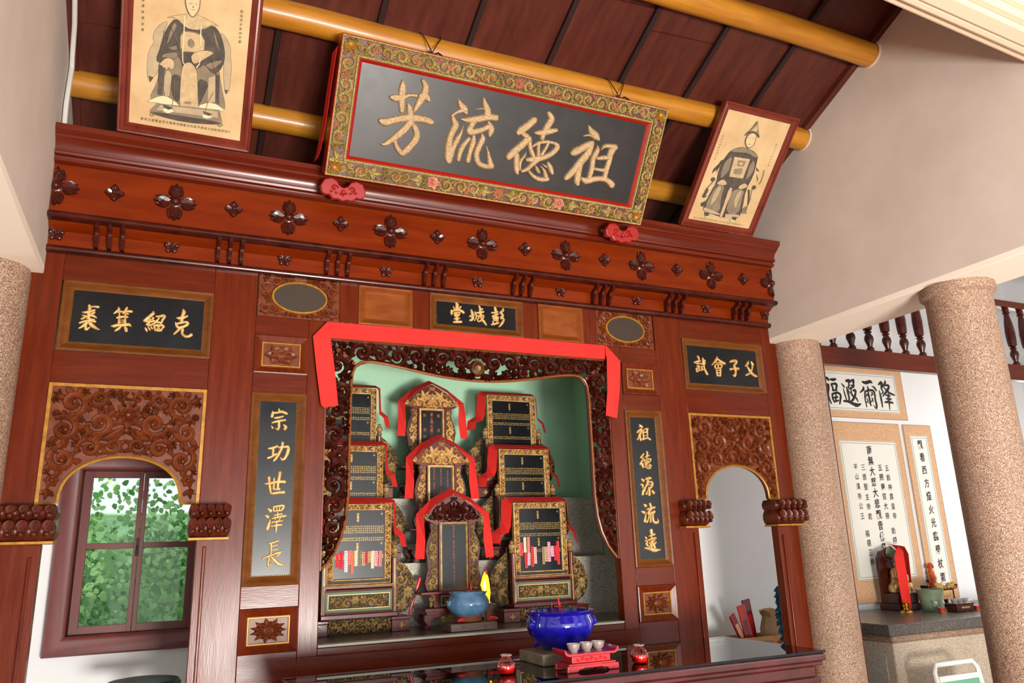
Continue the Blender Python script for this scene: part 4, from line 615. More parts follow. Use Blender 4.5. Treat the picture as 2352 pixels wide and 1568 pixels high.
# ---- band with brackets, upper frieze and cornice
def ext(prof, name, m, x0=-2.058, x1=2.058, **k):
    return MB().prism(prof, x0, x1, 'x').build(name, m, scr, **k)
ext([(-.030, 2.850), (-.034, 2.860), (-.030, 2.872), (-.018, 2.878), (.05, 2.878), (.05, 2.845), (-.02, 2.845)], 'moulding', 'wood_dark', -2.118, 2.118, smooth=False, bevel=.003)
ext([(-.010, 2.878), (-.016, 2.985), (.05, 2.985), (.05, 2.878)], 'frieze_board', 'wood_frieze', smooth=False)
ext([(-.010, 2.945), (-.022, 2.985), (-.08, 2.987), (-.08, 2.980), (-.034, 2.95)], 'cove', 'wood_frieze', smooth=True)
ext([(-.088, 2.974), (-.112, 2.976), (-.120, 2.985), (-.118, 2.996), (-.108, 3.006), (.05, 3.006), (.05, 2.974)], 'moulding', 'wood_dark', -2.06, 2.06, smooth=False, bevel=.003)
ext([(-.088, 3.006), (-.100, 3.235), (.05, 3.235), (.05, 3.006)], 'frieze_board', 'wood_frieze', smooth=False)
rope(scr, [(-2.055, -.104, 3.229), (2.055, -.104, 3.229)], .0045, 'wood_honey')
ext([(-.112, 3.234), (-.128, 3.240), (-.130, 3.252), (-.122, 3.256), (-.124, 3.262), (-.142, 3.266), (-.146, 3.276), (-.136, 3.284), (-.140, 3.300), (-.150, 3.318), (-.166, 3.330), (-.176, 3.334), (-.178, 3.344), (-.190, 3.350), (-.202, 3.358), (-.204, 3.383), (.10, 3.383), (.10, 3.234)], 'cornice', 'wood_cornice', -2.058, 2.058, smooth=True, ang=28)
# rosettes
def rosette_mesh(kind):
    g = MB()
    if kind == 'large':
        for k in range(4):
            a = PI/2*k; L, W_ = (.076, .046) if k % 2 else (.076, .046)
            c, s_ = math.cos(a), math.sin(a)
            for da, l2, w2, o in ((0, 1, .62, 0), (.95, .58, .52, .040), (-.95, .58, .52, .040), (.50, .82, .52, .018), (-.50, .82, .52, .018)):
                g.leaf(c*(.018+o*.5), s_*(.018+o*.5), a+da, L*l2, W_*w2, .016-(.004 if da else 0), 0, -.5*da, 5)
            for da in (.38, -.38): g.leaf(c*.046, s_*.046, a+da*2.0, .026, .012, .010, 0, 0, 3)
        g.dome(0, 0, .021, .030, 0, 12); g.dome(0, 0, .034, .010, 0, 12)
    elif kind == 'small':
        for k in range(4):
            a = PI/2*k; g.leaf(math.cos(a)*.008, math.sin(a)*.008, a, .034, .020, .014, 0, 0, 5); g.dome(math.cos(a)*.028, math.sin(a)*.028, .010, .010, 0, 6)
            b = a+PI/4; g.leaf(math.cos(b)*.006, math.sin(b)*.006, b, .024, .009, .009, 0, 0, 3)
        g.dome(0, 0, .012, .022, 0, 10)
    else:
        for k in range(5):
            a = PI/2+2*PI/5*k; g.leaf(math.cos(a)*.006, math.sin(a)*.006, a, .028, .018, .013, 0, 0, 5); g.dome(math.cos(a)*.024, math.sin(a)*.024, .0125, .012, 0, 7)
        g.dome(0, 0, .010, .019, 0, 10)
    return g
def repeat(name, g, m, spots, tilt=0):
    first = None
    for (x, y, z) in spots:
        if first is None: first = g.build(name, m, scr); o = first
        else: o = first.copy(); C.objects.link(o)
        o.location = (x, y, z); o.rotation_euler = (tilt, 0, 0)
    return first
repeat('large_rosette', rosette_mesh('large'), 'wood_dark', [(k*.518, -.096, 3.125) for k in range(-3, 4)])
for s in (-1, 1):  # end rosettes meet the side walls
    g = MB()
    g = rosette_mesh('large'); keep = [f for f in g.f if all(s*g.v[k][0] < .015 for k in f)]; g.f = keep
    used = sorted({k for f in keep for k in f}); mp_ = {a: b for b, a in enumerate(used)}; g.v = [g.v[k] for k in used]; g.f = [tuple(mp_[k] for k in f) for f in keep]
    o = g.build('large_rosette', 'wood_dark', scr); o.location = (s*2.042, -.096, 3.125)
repeat('small_rosette', rosette_mesh('small'), 'wood_dark', [(s*x, -.096, 3.130) for x in (.26, .778, 1.295, 1.81) for s in (-1, 1)])
repeat('blossom_rosette', rosette_mesh('five'), 'wood_dark', [(x, -.017, 2.932) for x in (-1.555, -1.037, -.518, 0, .518, 1.037, 1.555, -2.03, 2.03)])
# s-shaped brackets in threes
g = MB(); pr = [(-.016, 2.974), (-.098, 2.974), (-.100, 2.962), (-.090, 2.952), (-.074, 2.950), (-.062, 2.940), (-.058, 2.925), (-.062, 2.912), (-.054, 2.902), (-.044, 2.900), (-.046, 2.888), (-.038, 2.879), (-.014, 2.879)]
g.prism([(y, z-2.93) for y, z in pr], -.008, .008, 'x')
repeat('bracket', g, 'wood_dark', [(c+d, 0, 2.93) for c in [s*x for x in (.259, .777, 1.295, 1.813) for s in (-1, 1)] for d in (-.053, 0, .053)])

# ---- name boards, flower panels, plain panels
PF = [(0, 0), (0, .008), (.006, .011), (.012, .008), (.016, .003), (.036, -.010), (.040, -.012)]
def panel(x0, x1, z0, z1, m='wood_honey', prof=PF, name='panel_frame', y=0.0):
    return MB(Matrix.Translation((0, y, 0))).rings(x0, x1, z0, z1, prof, cap=False).build(name, m, scr, ang=25)
def name_board(x0, x1, z0, z1, chars, vert=False):
    panel(x0, x1, z0, z1, 'wood_olive')
    nb = B('name_board', 'lacquer', scr, x0+.038, x1-.038, .013, .03, z0+.038, z1-.038, bevel=0)
    i = .041
    rope(nb, [(x0+i, .010, z0+i), (x1-i, .010, z0+i)], .0035); rope(nb, [(x0+i, .010, z0+i), (x0+i, .010, z1-i)], .0035)
    if vert: rope(nb, [(x1-i, .010, z0+i), (x1-i, .010, z1-i)], .0035)
    for ch in chars:
        if ch in '祖德': S = STROKES[ch]; xs = [p[0] for s_ in S for p in s_]; zs = [p[1] for s_ in S for p in s_]; sc = .098/(max(zs)-min(zs)); ox, oz = 1.0275-sc*(max(xs)+min(xs))/2, (2.130 if ch == '祖' else 1.970)-sc*(max(zs)+min(zs))/2; brush(MB(), S, .013, .008, 3, sc, ox, oz, 1.1).build('character', 'gold', nb, ang=60)
        else: cx, cz, S = BRUSH[ch]; brush(MB(), S, .013, .008, 3, 1e-4, cx*1e-4, cz*1e-4, 1.18).build('character', 'gold', nb, ang=60)
    return nb
def zline(z1, z0, n, k): return z1-(z1-z0)*(k+.5)/n
name_board(-1.978, -1.352, 2.402, 2.725, '裘箕紹克')
name_board(1.352, 1.978, 2.402, 2.725, '試會子父')
name_board(-.275, .275, 2.635, 2.848, '堂城彭')
name_board(-1.155, -.902, 1.377, 2.257, '宗功世澤長', True)
name_board(.902, 1.155, 1.377, 2.257, '祖德源流遠', True)
for s in (-1, 1):
    a = (.371, .658) if s > 0 else (-.658, -.371)
    panel(a[0], a[1], 2.635, 2.848); B('plain_panel', 'wood_honey', scr, a[0]+.038, a[1]-.038, .010, .03, 2.673, 2.810, bevel=0)
def petals(g, u, v, R, h, n, lay=2):
    for q in range(lay):
        for k in range(n):
            a = 2*PI*(k+.5*q)/n; r = R*(1-.25*q)
            g.leaf(u+math.cos(a)*r*.25, v+math.sin(a)*r*.25*.85, math.atan2(math.sin(a)*.8, math.cos(a)), r*.74, r*(.17 if n > 6 else .38), h*(.6+.3*q), 0, 0, 4)
    for rr_, hh in ((R*.34, h*.9), (R*.22, h*1.15), (R*.09, h*1.35)): g.dome(u, v, rr_, hh, 0, 14)
def flower_panel(x0, x1, z0, z1, n, pale=False):
    panel(x0, x1, z0, z1, 'wood', [(0, 0), (0, .010), (.006, .012), (.030, .000), (.034, -.002)])
    cx, cz = (x0+x1)/2, (z0+z1)/2
    bd = B('flower_panel', 'wood_carve', scr, x0+.032, x1-.032, .004, .03, z0+.032, z1-.032, bevel=0)
    MB().rings(x0+.036, x1-.036, z0+.036, z1-.036, [(0, -.004), (0, .003), (.005, .003), (.007, -.002)], cap=False).build('gilt_line', 'gilt_paint', bd, smooth=False)
    rope(bd, [(x0+.033, -.002, z0+.033), (x0+.033, -.002, z1-.033)], .003); rope(bd, [(x0+.033, -.002, z0+.033), (x1-.033, -.002, z0+.033)], .003)
    g = MB(Matrix.Translation((cx, .004, cz)) @ Matrix.Diagonal((1.25, 1, .88, 1))); petals(g, 0, 0, .064, .018, n); g.build('flower', 'wood_carve', bd)
for s in (-1, 1):
    a = (.902, 1.155) if s > 0 else (-1.155, -.902)
    flower_panel(a[0], a[1], 2.350, 2.540, 6); flower_panel(a[0], a[1], 1.092, 1.280, 11)
# oval vents
def ellipse(cx, cz, a, b, n=28): return [(cx+a*math.cos(2*PI*k/n), cz+b*math.sin(2*PI*k/n)) for k in range(n)]
fo = foliage([(-.192, -.106), (.192, -.106), (.192, .106), (-.192, .106)], [ellipse(0, 0, .136, .083)], .030, .009, .010, seed=11)
for s in (-1, 1):
    cx = s*.951
    ov = B('oval_panel', 'wood_carve', scr, cx-.2, cx+.2, .006, .03, 2.637, 2.852, bevel=0)
    rope(ov, [(cx-.197, .004, 2.846), (cx+.197, .004, 2.846)], .0035); rope(ov, [(cx+.197, .004, 2.64), (cx+.197, .004, 2.846)], .003, 'wood_carve'); rope(ov, [(cx-.197, .004, 2.64), (cx-.197, .004, 2.846)], .003, 'wood_carve')
    o = fo['curl'].build('carving', 'wood_carve', ov) if s < 0 else ovc.copy()
    if s < 0: ovc = o
    else: C.objects.link(o); o.parent = ov
    o.location = (cx, .006, 2.745)
    e = ellipse(cx, 2.745, .131, .078, 40)
    MB().tube([(p[0], .000, p[1]) for p in e], .006, 6, closed=True).build('gilt_oval', 'gilt_paint', ov)
    g = MB(); n = 40; g.add([(p[0], -.001+.002, p[1]) for p in e], [tuple(range(n))]); gr = g.build('vent_mesh', 'vent_dark', ov, smooth=False)

# arch panels
def arch_pts(n=26):
    P = [(-.243, 0)]
    for k in range(n+1):
        a = PI-PI*k/n; P.append((.232*math.cos(a), .045+.158*math.sin(a)**.9 if 0 < k < n else .022))
    return P+[(.243, 0)]
AP = [(-.316, 0), (-.243, 0)]+[(-.243+.008, .015)]
AP = []
for k in range(31):
    a = PI-PI*k/30; AP.append((.236*math.cos(a), .012+.192*math.sin(a)**.85))
outline = [(-.316, 0), (-.246, 0)]+AP+[(.246, 0), (.316, 0), (.316, .518), (-.316, .518)]
fa = foliage([(-.302, .012), (.302, .012), (.302, .502), (-.302, .502)], [[(-.26, -.05)]+[(p[0]*1.05, p[1]+.010) for p in AP]+[(.26, -.05)]], .058, .012, .024, seed=5, pads=((0, .385, .055),))
g_ = fa['curl']; g_.flower(0, .385, .062, .026, 8); g_.flower(0, .385, .036, .036, 6); g_.dome(0, .385, .018, .044, 0, 12)
for s in (-1, 1): g_.leaf(s*.012, .33, -PI/2+s*.55, .11, .022, .026, 0, s*.8)
first = None
for s in (-1, 1):
    cx = s*1.668
    ap = thing('arch_panel', '', '', (cx, 0, 1.738)); del ap['label']; del ap['category']; ap.parent = scr
    g = MB().prism(outline, .006, .032); g.build('panel_board', 'wood_carve', ap, smooth=False)
    if first is None: first = g_.build('carving', 'wood_carve', ap)
    else: o = first.copy(); C.objects.link(o); o.parent = ap; first = o
    first.location = (0, .007, 0)
    MB().tube([(-.311, .004, .004), (-.248, .004, .004)]+[(p[0], .002, p[1]) for p in AP]+[(.248, .004, .004), (.311, .004, .004)], .007, 6).build('gilt_edge', 'gilt_paint', ap)
    MB().rings(-.316, .316, 0.0, .518, [(0, -.006), (0, .004), (.014, .004), (.016, -.004)], cap=False).build('gilt_border', 'gilt_paint', ap, smooth=False) if False else None
    g = MB(); g.box(-.316, .316, -.003, .02, .504, .518); g.box(-.316, -.302, -.003, .02, 0, .504); g.box(.302, .316, -.003, .02, 0, .504); g.build('gilt_border', 'gilt_paint', ap, smooth=False)
    rope(ap, [(-.319, -.001, 0), (-.319, -.001, .518)], .004, 'wood_carve'); rope(ap, [(.319, -.001, 0), (.319, -.001, .518)], .004, 'wood_carve'); rope(ap, [(-.316, -.001, .521), (.316, -.001, .521)], .004, 'wood_carve')
# carved capitals
def capital(cx, half):
    # rows of ribbed leaves wrapped round a bulging block
    t = thing('capital', '', '', (cx, 0, 1.58)); del t['label']; del t['category']; t.parent = scr
    g = MB(); P = [(.085, .012), (.085, .03), (1.0, .035), (1.06, .06), (1.02, .085), (.93, .098), (1.0, .112), (1.05, .130), (1.0, .15), (.96, .155)]
    V = []; F = []; n = 24
    prof = [(.90, .012), (1.0, .022), (1.07, .045), (1.05, .072), (.95, .090), (.92, .097), (1.02, .108), (1.06, .126), (1.0, .146), (.93, .154)]
    for q, z in prof:
        for k in range(n+1):
            u = -1+2*k/n; rib = 1+.26*abs(math.sin(u*PI*2.5+(0 if z < .095 else .8)))**.7-.12
            x = half*q*u; y = -(.030+.050*(q-.85)/.2)*rib*(1-.35*abs(u)**6)
            V.append((x, y, z))
    m = n+1
    for i in range(len(prof)-1):
        for k in range(n): F.append((i*m+k, i*m+k+1, (i+1)*m+k+1, (i+1)*m+k))
    # close sides to the stile
    for i in range(len(prof)-1):
        for e, sg in ((0, -1), (n, 1)):
            a = V[i*m+e]; b = V[(i+1)*m+e]; j = len(V); V += [(a[0], .06, a[2]), (b[0], .06, b[2])]; F.append((i*m+e, (i+1)*m+e, j+1, j))
    g.add(V, F); g.build('leaf_moulding', 'capital_wood', t, ang=60)
    g = MB()
    for row, (z, L) in enumerate(((.094, .062), (.152, .044))):
        for k in range(5):
            u = -.82+1.64*k/4
            for da, q in ((0, 1), (.35, .8), (-.35, .8)): g.leaf(half*u, z, -PI/2+da, L*q, half*.17, .014, -.084, 0, 5)
            g.dome(half*u, z-L*.90, half*.13, .022, -.084, 7)
    g.build('leaf_row', 'capital_wood', t)
    B('gilt_slab', 'gilt_paint', t, -half*1.02, half*1.02, -.062, .06, 0, .012, bevel=.002)
    B('neck', 'wood_dark', t, -half*.94, half*.94, -.025, .06, .148, .158, bevel=.002)
for s in (-1, 1): capital(s*1.305, .082); capital(s*2.005, .110)

# ---- pierced fretwork round the niche
IN = [(0, 2.378), (.10, 2.381), (.2, 2.390), (.3, 2.404), (.4, 2.422), (.5, 2.438), (.58, 2.446), (.63, 2.440), (.66, 2.420), (.676, 2.385), (.682, 2.33), (.684, 2.1), (.684, 1.78), (.694, 1.66), (.715, 1.575), (.75, 1.50), (.80, 1.437)]
INF = [(-x, z) for x, z in reversed(IN[1:])]+IN
outer = [(-.806, 1.43), (.806, 1.43), (.806, 2.542), (-.806, 2.542)]
hole = [(-.82, 1.40)]+INF+[(.82, 1.40)]
# keep the stems clear of the straight brace at each corner
ff = foliage(outer, [hole], .050, .0105, .026, seed=21, grow=1.24, pads=((0, 2.455, .052), (.70, 2.455, .012), (.73, 2.48, .012), (.76, 2.505, .012)))
fw = thing('fretwork', '', '', (0, .020, 0)); del fw['label']; del fw['category']; fw.parent = scr
ff['curl'].build('carving', 'wood_dark', fw)
MB().tube([(x, -.004, z) for x, z in INF], .0075, 8).build('inner_rim', 'wood_honey', fw)
MB().tube([(x, .010, z+.008 if abs(x) < .6 else z) for x, z in INF], .010, 6).build('inner_rim_back', 'wood_dark', fw)
for s in (-1, 1):
    g = MB(); a = Vector((s*.668, 0, 2.425)); b = Vector((s*.80, 0, 2.535)); d = (b-a).normalized(); n_ = Vector((-d.z, 0, d.x))*.011
    g.add([tuple(p+Vector((0, q, 0))) for q in (-.012, .012) for p in (a-n_, a+n_, b+n_, b-n_)], [(0, 1, 2, 3), (7, 6, 5, 4), (0, 4, 5, 1), (1, 5, 6, 2), (2, 6, 7, 3), (3, 7, 4, 0)]); g.build('corner_brace', 'wood_carve', fw, smooth=False, bevel=.002)
g = MB(); 
for s in (-1, 1): g.box(s*.812-.008, s*.812+.008, -.012, .02, 1.43, 2.552)
g.box(-.82, .82, -.012, .02, 2.540, 2.554); g.build('outer_rim', 'wood_carve', fw, smooth=False)
rope(fw, [(-.81, -.022, 2.552), (.81, -.022, 2.552)], .005); rope(fw, [(.816, -.016, 1.43), (.816, -.016, 2.55)], .005); rope(fw, [(-.816, -.016, 1.43), (-.816, -.016, 2.55)], .005)
md = MB(); md.dome(0, 2.447, .020, .034, 0, 16); md.build('medallion', 'gold_old', fw)
g = MB(); 
for k in range(22): a = 2*PI*k/22; g.dome(.031*math.cos(a), 2.447+.036*math.sin(a), .0042, .026, 0, 6)
g.build('medallion_beads', 'gilt_paint', fw, stuff=True)
g = MB(); g.dome(0, 2.447, .046, .016, 0, 18)
for s in (-1, 1):
    for k in range(4): g.leaf(s*.02, 2.42, -PI/2+s*(.25+.3*k), .055+.012*k, .008, .024, 0, s*.5)
    g.leaf(s*.008, 2.50, PI/2-s*.5, .05, .013, .024, 0, s*.9)
g.build('medallion_crest', 'wood_dark', fw)

# ================================================================== NICHE
nich = struct(MB().box(-1.2, 1.2, 1.1, 1.13, 1.0, 2.9).build('wall_niche', 'green_wall'))
B('niche_side', 'green_wall', nich, -1.2, -1.17, .065, 1.1, 1.0, 2.9, bevel=0); B('niche_side', 'green_wall', nich, 1.17, 1.2, .065, 1.1, 1.0, 2.9, bevel=0)
B('niche_top', 'green_wall', nich, -1.2, 1.2, .065, 1.1, 2.87, 2.9, bevel=0)
st = thing('stone_altar_steps', 'stepped grey stone platform inside the niche carrying the ancestral tablets', 'altar', (0, 0, 0))
B('ledge', 'granite_top', st, -1.165, 1.165, .062, .585, 1.02, 1.106, bevel=.002)
B('edge_strip', 'marble_edge', st, -.81, .81, .000, .064, 1.096, 1.108, bevel=.002)
B('lower_step', 'aggregate_grey', st, -1.165, 1.165, .58, .785, 1.02, 1.442, bevel=.004)
B('upper_step', 'aggregate_grey', st, -1.165, 1.165, .78, 1.095, 1.02, 1.812, bevel=.004)

# ================================================================== ANCESTRAL TABLETS
def ribbon_sheet(front, back, name='red_cloth', m='red_cloth'):
    g = MB(); n = len(front)
    V = [tuple(p) for p in front]+[tuple(p) for p in back]; F = [(i, i+1, n+i+1, n+i) for i in range(n-1)]
    g.add(V, F); o = g.build(name, m, smooth=False)
    so_ = o.modifiers.new('solid', 'SOLIDIFY'); so_.thickness = .0016; so_.offset = 0
    return o
def side_tablet():
    t = empty('ancestral_tablet')
    rng = random.Random(3)
    # plinth with carved apron
    for s in (-1, 1):
        g = MB(); g.box(s*.215-.050, s*.215+.050, -.07, .06, 0, .058); g.box(s*.215-.054, s*.215+.054, -.075, .065, .058, .074)
        ft = g.build('foot', 'maroon', t, smooth=False, bevel=.003)
        g = MB(Matrix.Translation((s*.215, -.071, .030))); 
        for k in range(4): g.leaf(0, 0, PI/2*k, .020, .008, .004)
        g.build('gilt_motif', 'gold_old', ft)
    f1 = foliage([(-.165, .004), (.165, .004), (.165, .074), (-.165, .074)], [], .019, .005, .010, seed=31, grow=1.2)
    g = f1['curl']; o = g.build('apron_carving', 'gold_old', t); o.location = (0, -.058, 0)
    B('apron_back', 'carve_dark', t, -.168, .168, -.045, .03, .0, .078, bevel=0)
    B('base_rail', 'maroon', t, -.20, .20, -.065, .05, .076, .098, bevel=.003)
    # lower carved panel
    B('panel_back', 'carve_dark', t, -.185, .185, -.030, .03, .098, .218, bevel=0)
    MB(Matrix.Translation((0, -.030, 0))).rings(-.185, .185, .098, .218, [(0, 0), (0, .016), (.010, .018), (.011, .010)], cap=False).build('panel_rail', 'maroon', t, smooth=False)
    MB(Matrix.Translation((0, -.030, 0))).rings(-.174, .174, .109, .207, [(0, .010), (.012, .004), (.013, 0)], cap=False).build('green_border', 'sea_green', t, smooth=False)
    MB(Matrix.Translation((0, -.031, 0))).rings(-.162, .162, .121, .195, [(0, 0), (0, .006), (.004, .006), (.004, 0)], cap=False).build('gilt_line', 'gold', t, smooth=False)
    f2 = foliage([(-.155, .126), (.155, .126), (.155, .190), (-.155, .190)], [], .022, .006, .010, seed=33, grow=1.2)
    o = f2['curl'].build('panel_carving', 'gold_old', t); o.location = (0, -.031, 0)
    MB(Matrix.Translation((0, -.0, 0))).rings(-.190, .190, .092, .240, [(0, .050), (.003, .053), (.006, .050)], cap=False).build('gilt_outline', 'gold', t, smooth=False)
    # posts
    for s in (-1, 1):
        g = MB(); g.box(s*.185-.012, s*.185+.012, -.045, -.005, .098, .372); ps = g.build('post', 'maroon', t, smooth=False, bevel=.002)
        g = MB(); g.box(s*.185-.002, s*.185+.002, -.047, -.045, .10, .365); g.build('gilt_line', 'gold', ps, smooth=False)
        g = MB(Matrix.Translation((s*.188, -.028, 0))); g.lathe([(.012, .370), (.018, .378), (.012, .388), (.020, .402), (.020, .414), (.010, .424), (.014, .432), (.002, .442)], 10); g.build('finial', 'gold_old', ps)
    # carved gilt frame round the lacquer board
    B('board', 'lacquer', t, -.140, .137, -.022, .01, .236, .622, bevel=0)
    B('cross_rail', 'maroon', t, -.178, .178, -.042, .005, .222, .242, bevel=.003)
    MB(Matrix.Translation((0, -.022, 0))).rings(-.171, .168, .242, .653, [(0, -.02), (0, .010), (.005, .013), (.0055, .006)], cap=False).build('frame', 'gold', t, smooth=False)
    MB(Matrix.Translation((0, -.022, 0))).rings(-.166, .163, .247, .648, [(0, .006), (.024, .006)], cap=False).build('carving_ground', 'carve_dark', t, smooth=False)
    MB(Matrix.Translation((0, -.022, 0))).rings(-.143, .140, .262, .625, [(0, .005), (0, .010), (.005, .008), (.006, .000)], cap=False).build('inner_moulding', 'gold', t, smooth=False)
    f3 = foliage([(-.170, .262), (.167, .262), (.167, .652), (-.170, .652)], [[(-.137, .2), (.134, .2), (.134, .618), (-.137, .618)]], .0155, .0045, .010, seed=35, grow=1.15, mirror=False)
    o = f3['curl'].build('frame_carving', 'gold', t); o.location = (0, -.028, 0)
    g = MB()
    for s in (-1, 1):
        z = .248
        while z < .62: g.dome(-.0015+s*.1355, z, .0026, .016, -.020, 5); z += .0085
    x = -.136
    while x < .135: g.dome(x, .620, .0026, .016, -.020, 5); x += .0085
    g.build('pearl_trim', 'ink_pale', t, stuff=True)
    # side wings
    for s in (-1, 1):
        P = [(.198, .09), (.245, .085), (.292, .115), (.318, .165), (.322, .215), (.300, .275), (.270, .320), (.236, .352), (.205, .375), (.200, .41), (.196, .41)]
        P = [(s*x_, z) for x_, z in P]
        wg = MB().prism(P, .020, .032).build('wing', 'carve_dark', t, smooth=False)
        f4 = foliage([(s*(x_ if x_ > .21 else .198), z) for x_, z in [(.198, .09), (.245, .085), (.292, .115), (.318, .165), (.322, .215), (.300, .275), (.270, .320), (.236, .352), (.205, .39), (.198, .40)]], [], .034, .008, .013, seed=37, mirror=False, grow=1.12)
        o = f4['curl'].build('wing_carving', 'gold_old', wg); o.location = (0, .018, 0)
    # writing: rows of tiny gilt names, generation numbers and headings
    g = MB()
    for z0, rows in ((.535, 4), (.475, 2), (.385, 2)):
        for r_ in range(rows):
            for c_ in range(25): marks(g, -.125+.250*c_/24, z0-r_*.0105, .0085, -.0228, rng)
    g.build('inscription', 'gold_text_pale', t, smooth=False, stuff=True)
    g = MB()
    for ch, u, v, z in (('十', .118, .600, .016), ('世', -.012, .598, .016), ('祖', -.012, .582, .016), ('考', -.012, .566, .016), ('十', .118, .446, .016), ('世', -.012, .444, .016), ('祖', -.012, .428, .016), ('考', -.012, .412, .016)):
        letter(g, ch, u, v, z, -.0225, .01, .01, 0)
    g.build('heading', 'gold_text_pale', t, smooth=False)
    return t
def side_cloth(zbase_pt, label):
    F_ = [(-.262, -.035, .425), (-.255, -.035, .470), (-.205, -.030, .485), (-.190, -.030, .520), (-.182, -.030, .640), (-.174, -.030, .659), (.171, -.030, .659), (.180, -.030, .645), (.186, -.030, .50), (.212, -.032, .478), (.226, -.035, .425)]
    Bk = [(-.292, .030, .428), (-.282, .035, .488), (-.228, .035, .520), (-.222, .035, .560), (-.212, .035, .672), (-.178, .045, .690), (.178, .045, .690), (.206, .035, .672), (.214, .035, .53), (.256, .030, .494), (.270, .025, .424)]
    o = ribbon_sheet(F_, Bk, 'red_cloth'); o.location = zbase_pt; tag(o, label, 'cloth', 'red cloths on the tablets'); return o
T0 = side_tablet()
rows = (('front', .44, 1.106), ('middle', .63, 1.443), ('back', .80, 1.813))
proto_used = False
TABX = .532
for nm, y, z in rows:
    for s, side in ((1, 'right'), (-1, 'left')):
        lab = {'front': 'black ancestral tablet with paper strips, front row %s of the niche' % side,
               'middle': 'gilt framed ancestral name tablet, middle row %s side of the niche' % side,
               'back': 'gilt framed ancestral name tablet, highest back row %s side of the niche' % side}[nm]
        o = T0 if not proto_used else copy_tree(T0); proto_used = True
        o.location = (s*TABX, y, z); tag(o, lab, 'tablet', 'ancestral tablets')
        side_cloth((s*TABX, y, z), {'front': 'red cloth over the front row %s ancestral tablet' % side, 'middle': 'red cloth over the middle row %s ancestral tablet' % side, 'back': 'red cloth over the highest %s ancestral tablet' % side}[nm])
# odd marks that differ between tablets
# paper strips pinned to the front tablets
STR_R = [(-.126, .426, .354), (-.103, .456, .371), (-.082, .457, .368), (-.097, .368, .285), (-.081, .368, .299), (-.059, .403, .291), (-.038, .399, .307), (.013, .4, .302), (.031, .399, .316), (.052, .426, .315), (.072, .402, .343), (.09, .404, .321), (.111, .43, .297)]
STR_L = [(-.115, .399, .328), (-.095, .41, .32), (-.071, .412, .305), (-.052, .413, .341), (-.038, .411, .295), (-.019, .412, .333), (0.0, .414, .33), (.021, .404, .334), (.036, .403, .347), (.051, .405, .349), (.069, .408, .318), (.088, .407, .329), (.11, .407, .326)]
CR = ['pink-red', 'cream', 'salmon', 'red', 'pale pink', 'red', 'beige pink', 'olive tan', 'tan', 'pink', 'pale pink', 'crimson', 'red']
CL = ['red', 'crimson', 'white pink', 'salmon', 'orange', 'cream', 'grey', 'tan', 'crimson', 'tan', 'cream', 'pink', 'salmon']
RGB = {'pink-red': (206, 60, 84), 'cream': (222, 190, 150), 'salmon': (222, 110, 100), 'red': (214, 40, 44), 'pale pink': (226, 168, 176), 'beige pink': (212, 170, 150), 'olive tan': (150, 128, 90), 'tan': (186, 150, 104), 'pink': (226, 150, 176), 'crimson': (196, 30, 50), 'white pink': (232, 206, 204), 'orange': (206, 100, 74), 'grey': (120, 116, 110)}
for i, (k, c) in enumerate(RGB.items()): strip_mat(i, c)
SM = {k: 'strip_%d' % i for i, k in enumerate(RGB)}
rs = random.Random(12); ORD = ('first', 'second', 'third', 'fourth', 'fifth', 'sixth', 'seventh', 'eighth', 'ninth', 'tenth', 'eleventh', 'twelfth', 'thirteenth')
for S, Cc, sx, side in ((STR_R, CR, TABX, 'right'), (STR_L, CL, -TABX, 'left')):
    for i, ((u, zt, zb_), cn) in enumerate(zip(S, Cc)):
        g = MB(); hw = .0086; h = (zt-zb_)/2; lean = rs.uniform(-.002, .002)
        g.add([(-hw, 0, -h), (hw, -.0006, -h), (hw+lean, -.001, h), (-hw+lean, 0, h), (-hw, .0008, -h), (hw, .0004, -h), (hw+lean, .0004, h), (-hw+lean, .0008, h)], [(0, 1, 2, 3), (7, 6, 5, 4), (0, 4, 5, 1), (1, 5, 6, 2), (2, 6, 7, 3), (3, 7, 4, 0)])
        o = g.build('paper_strip', SM[cn], smooth=False); o.location = (sx+u, .44-.0255-.0012*(i % 3), 1.106+(zt+zb_)/2)
        tag(o, '%s paper strip, %s from the left on the front %s tablet' % (cn, ORD[i], side), 'paper strip', 'paper strips on the %s tablet' % side)
        if cn not in ('orange', 'cream', 'salmon'):
            g = MB(); n = int(h*2/.013)
            for q in range(n): marks(g, lean*.5, h-.009-q*.0125, .008, -.0016, rs)
            g.build('writing', 'ink_dark' if cn not in ('red', 'crimson') else 'black_ink', o, smooth=False)

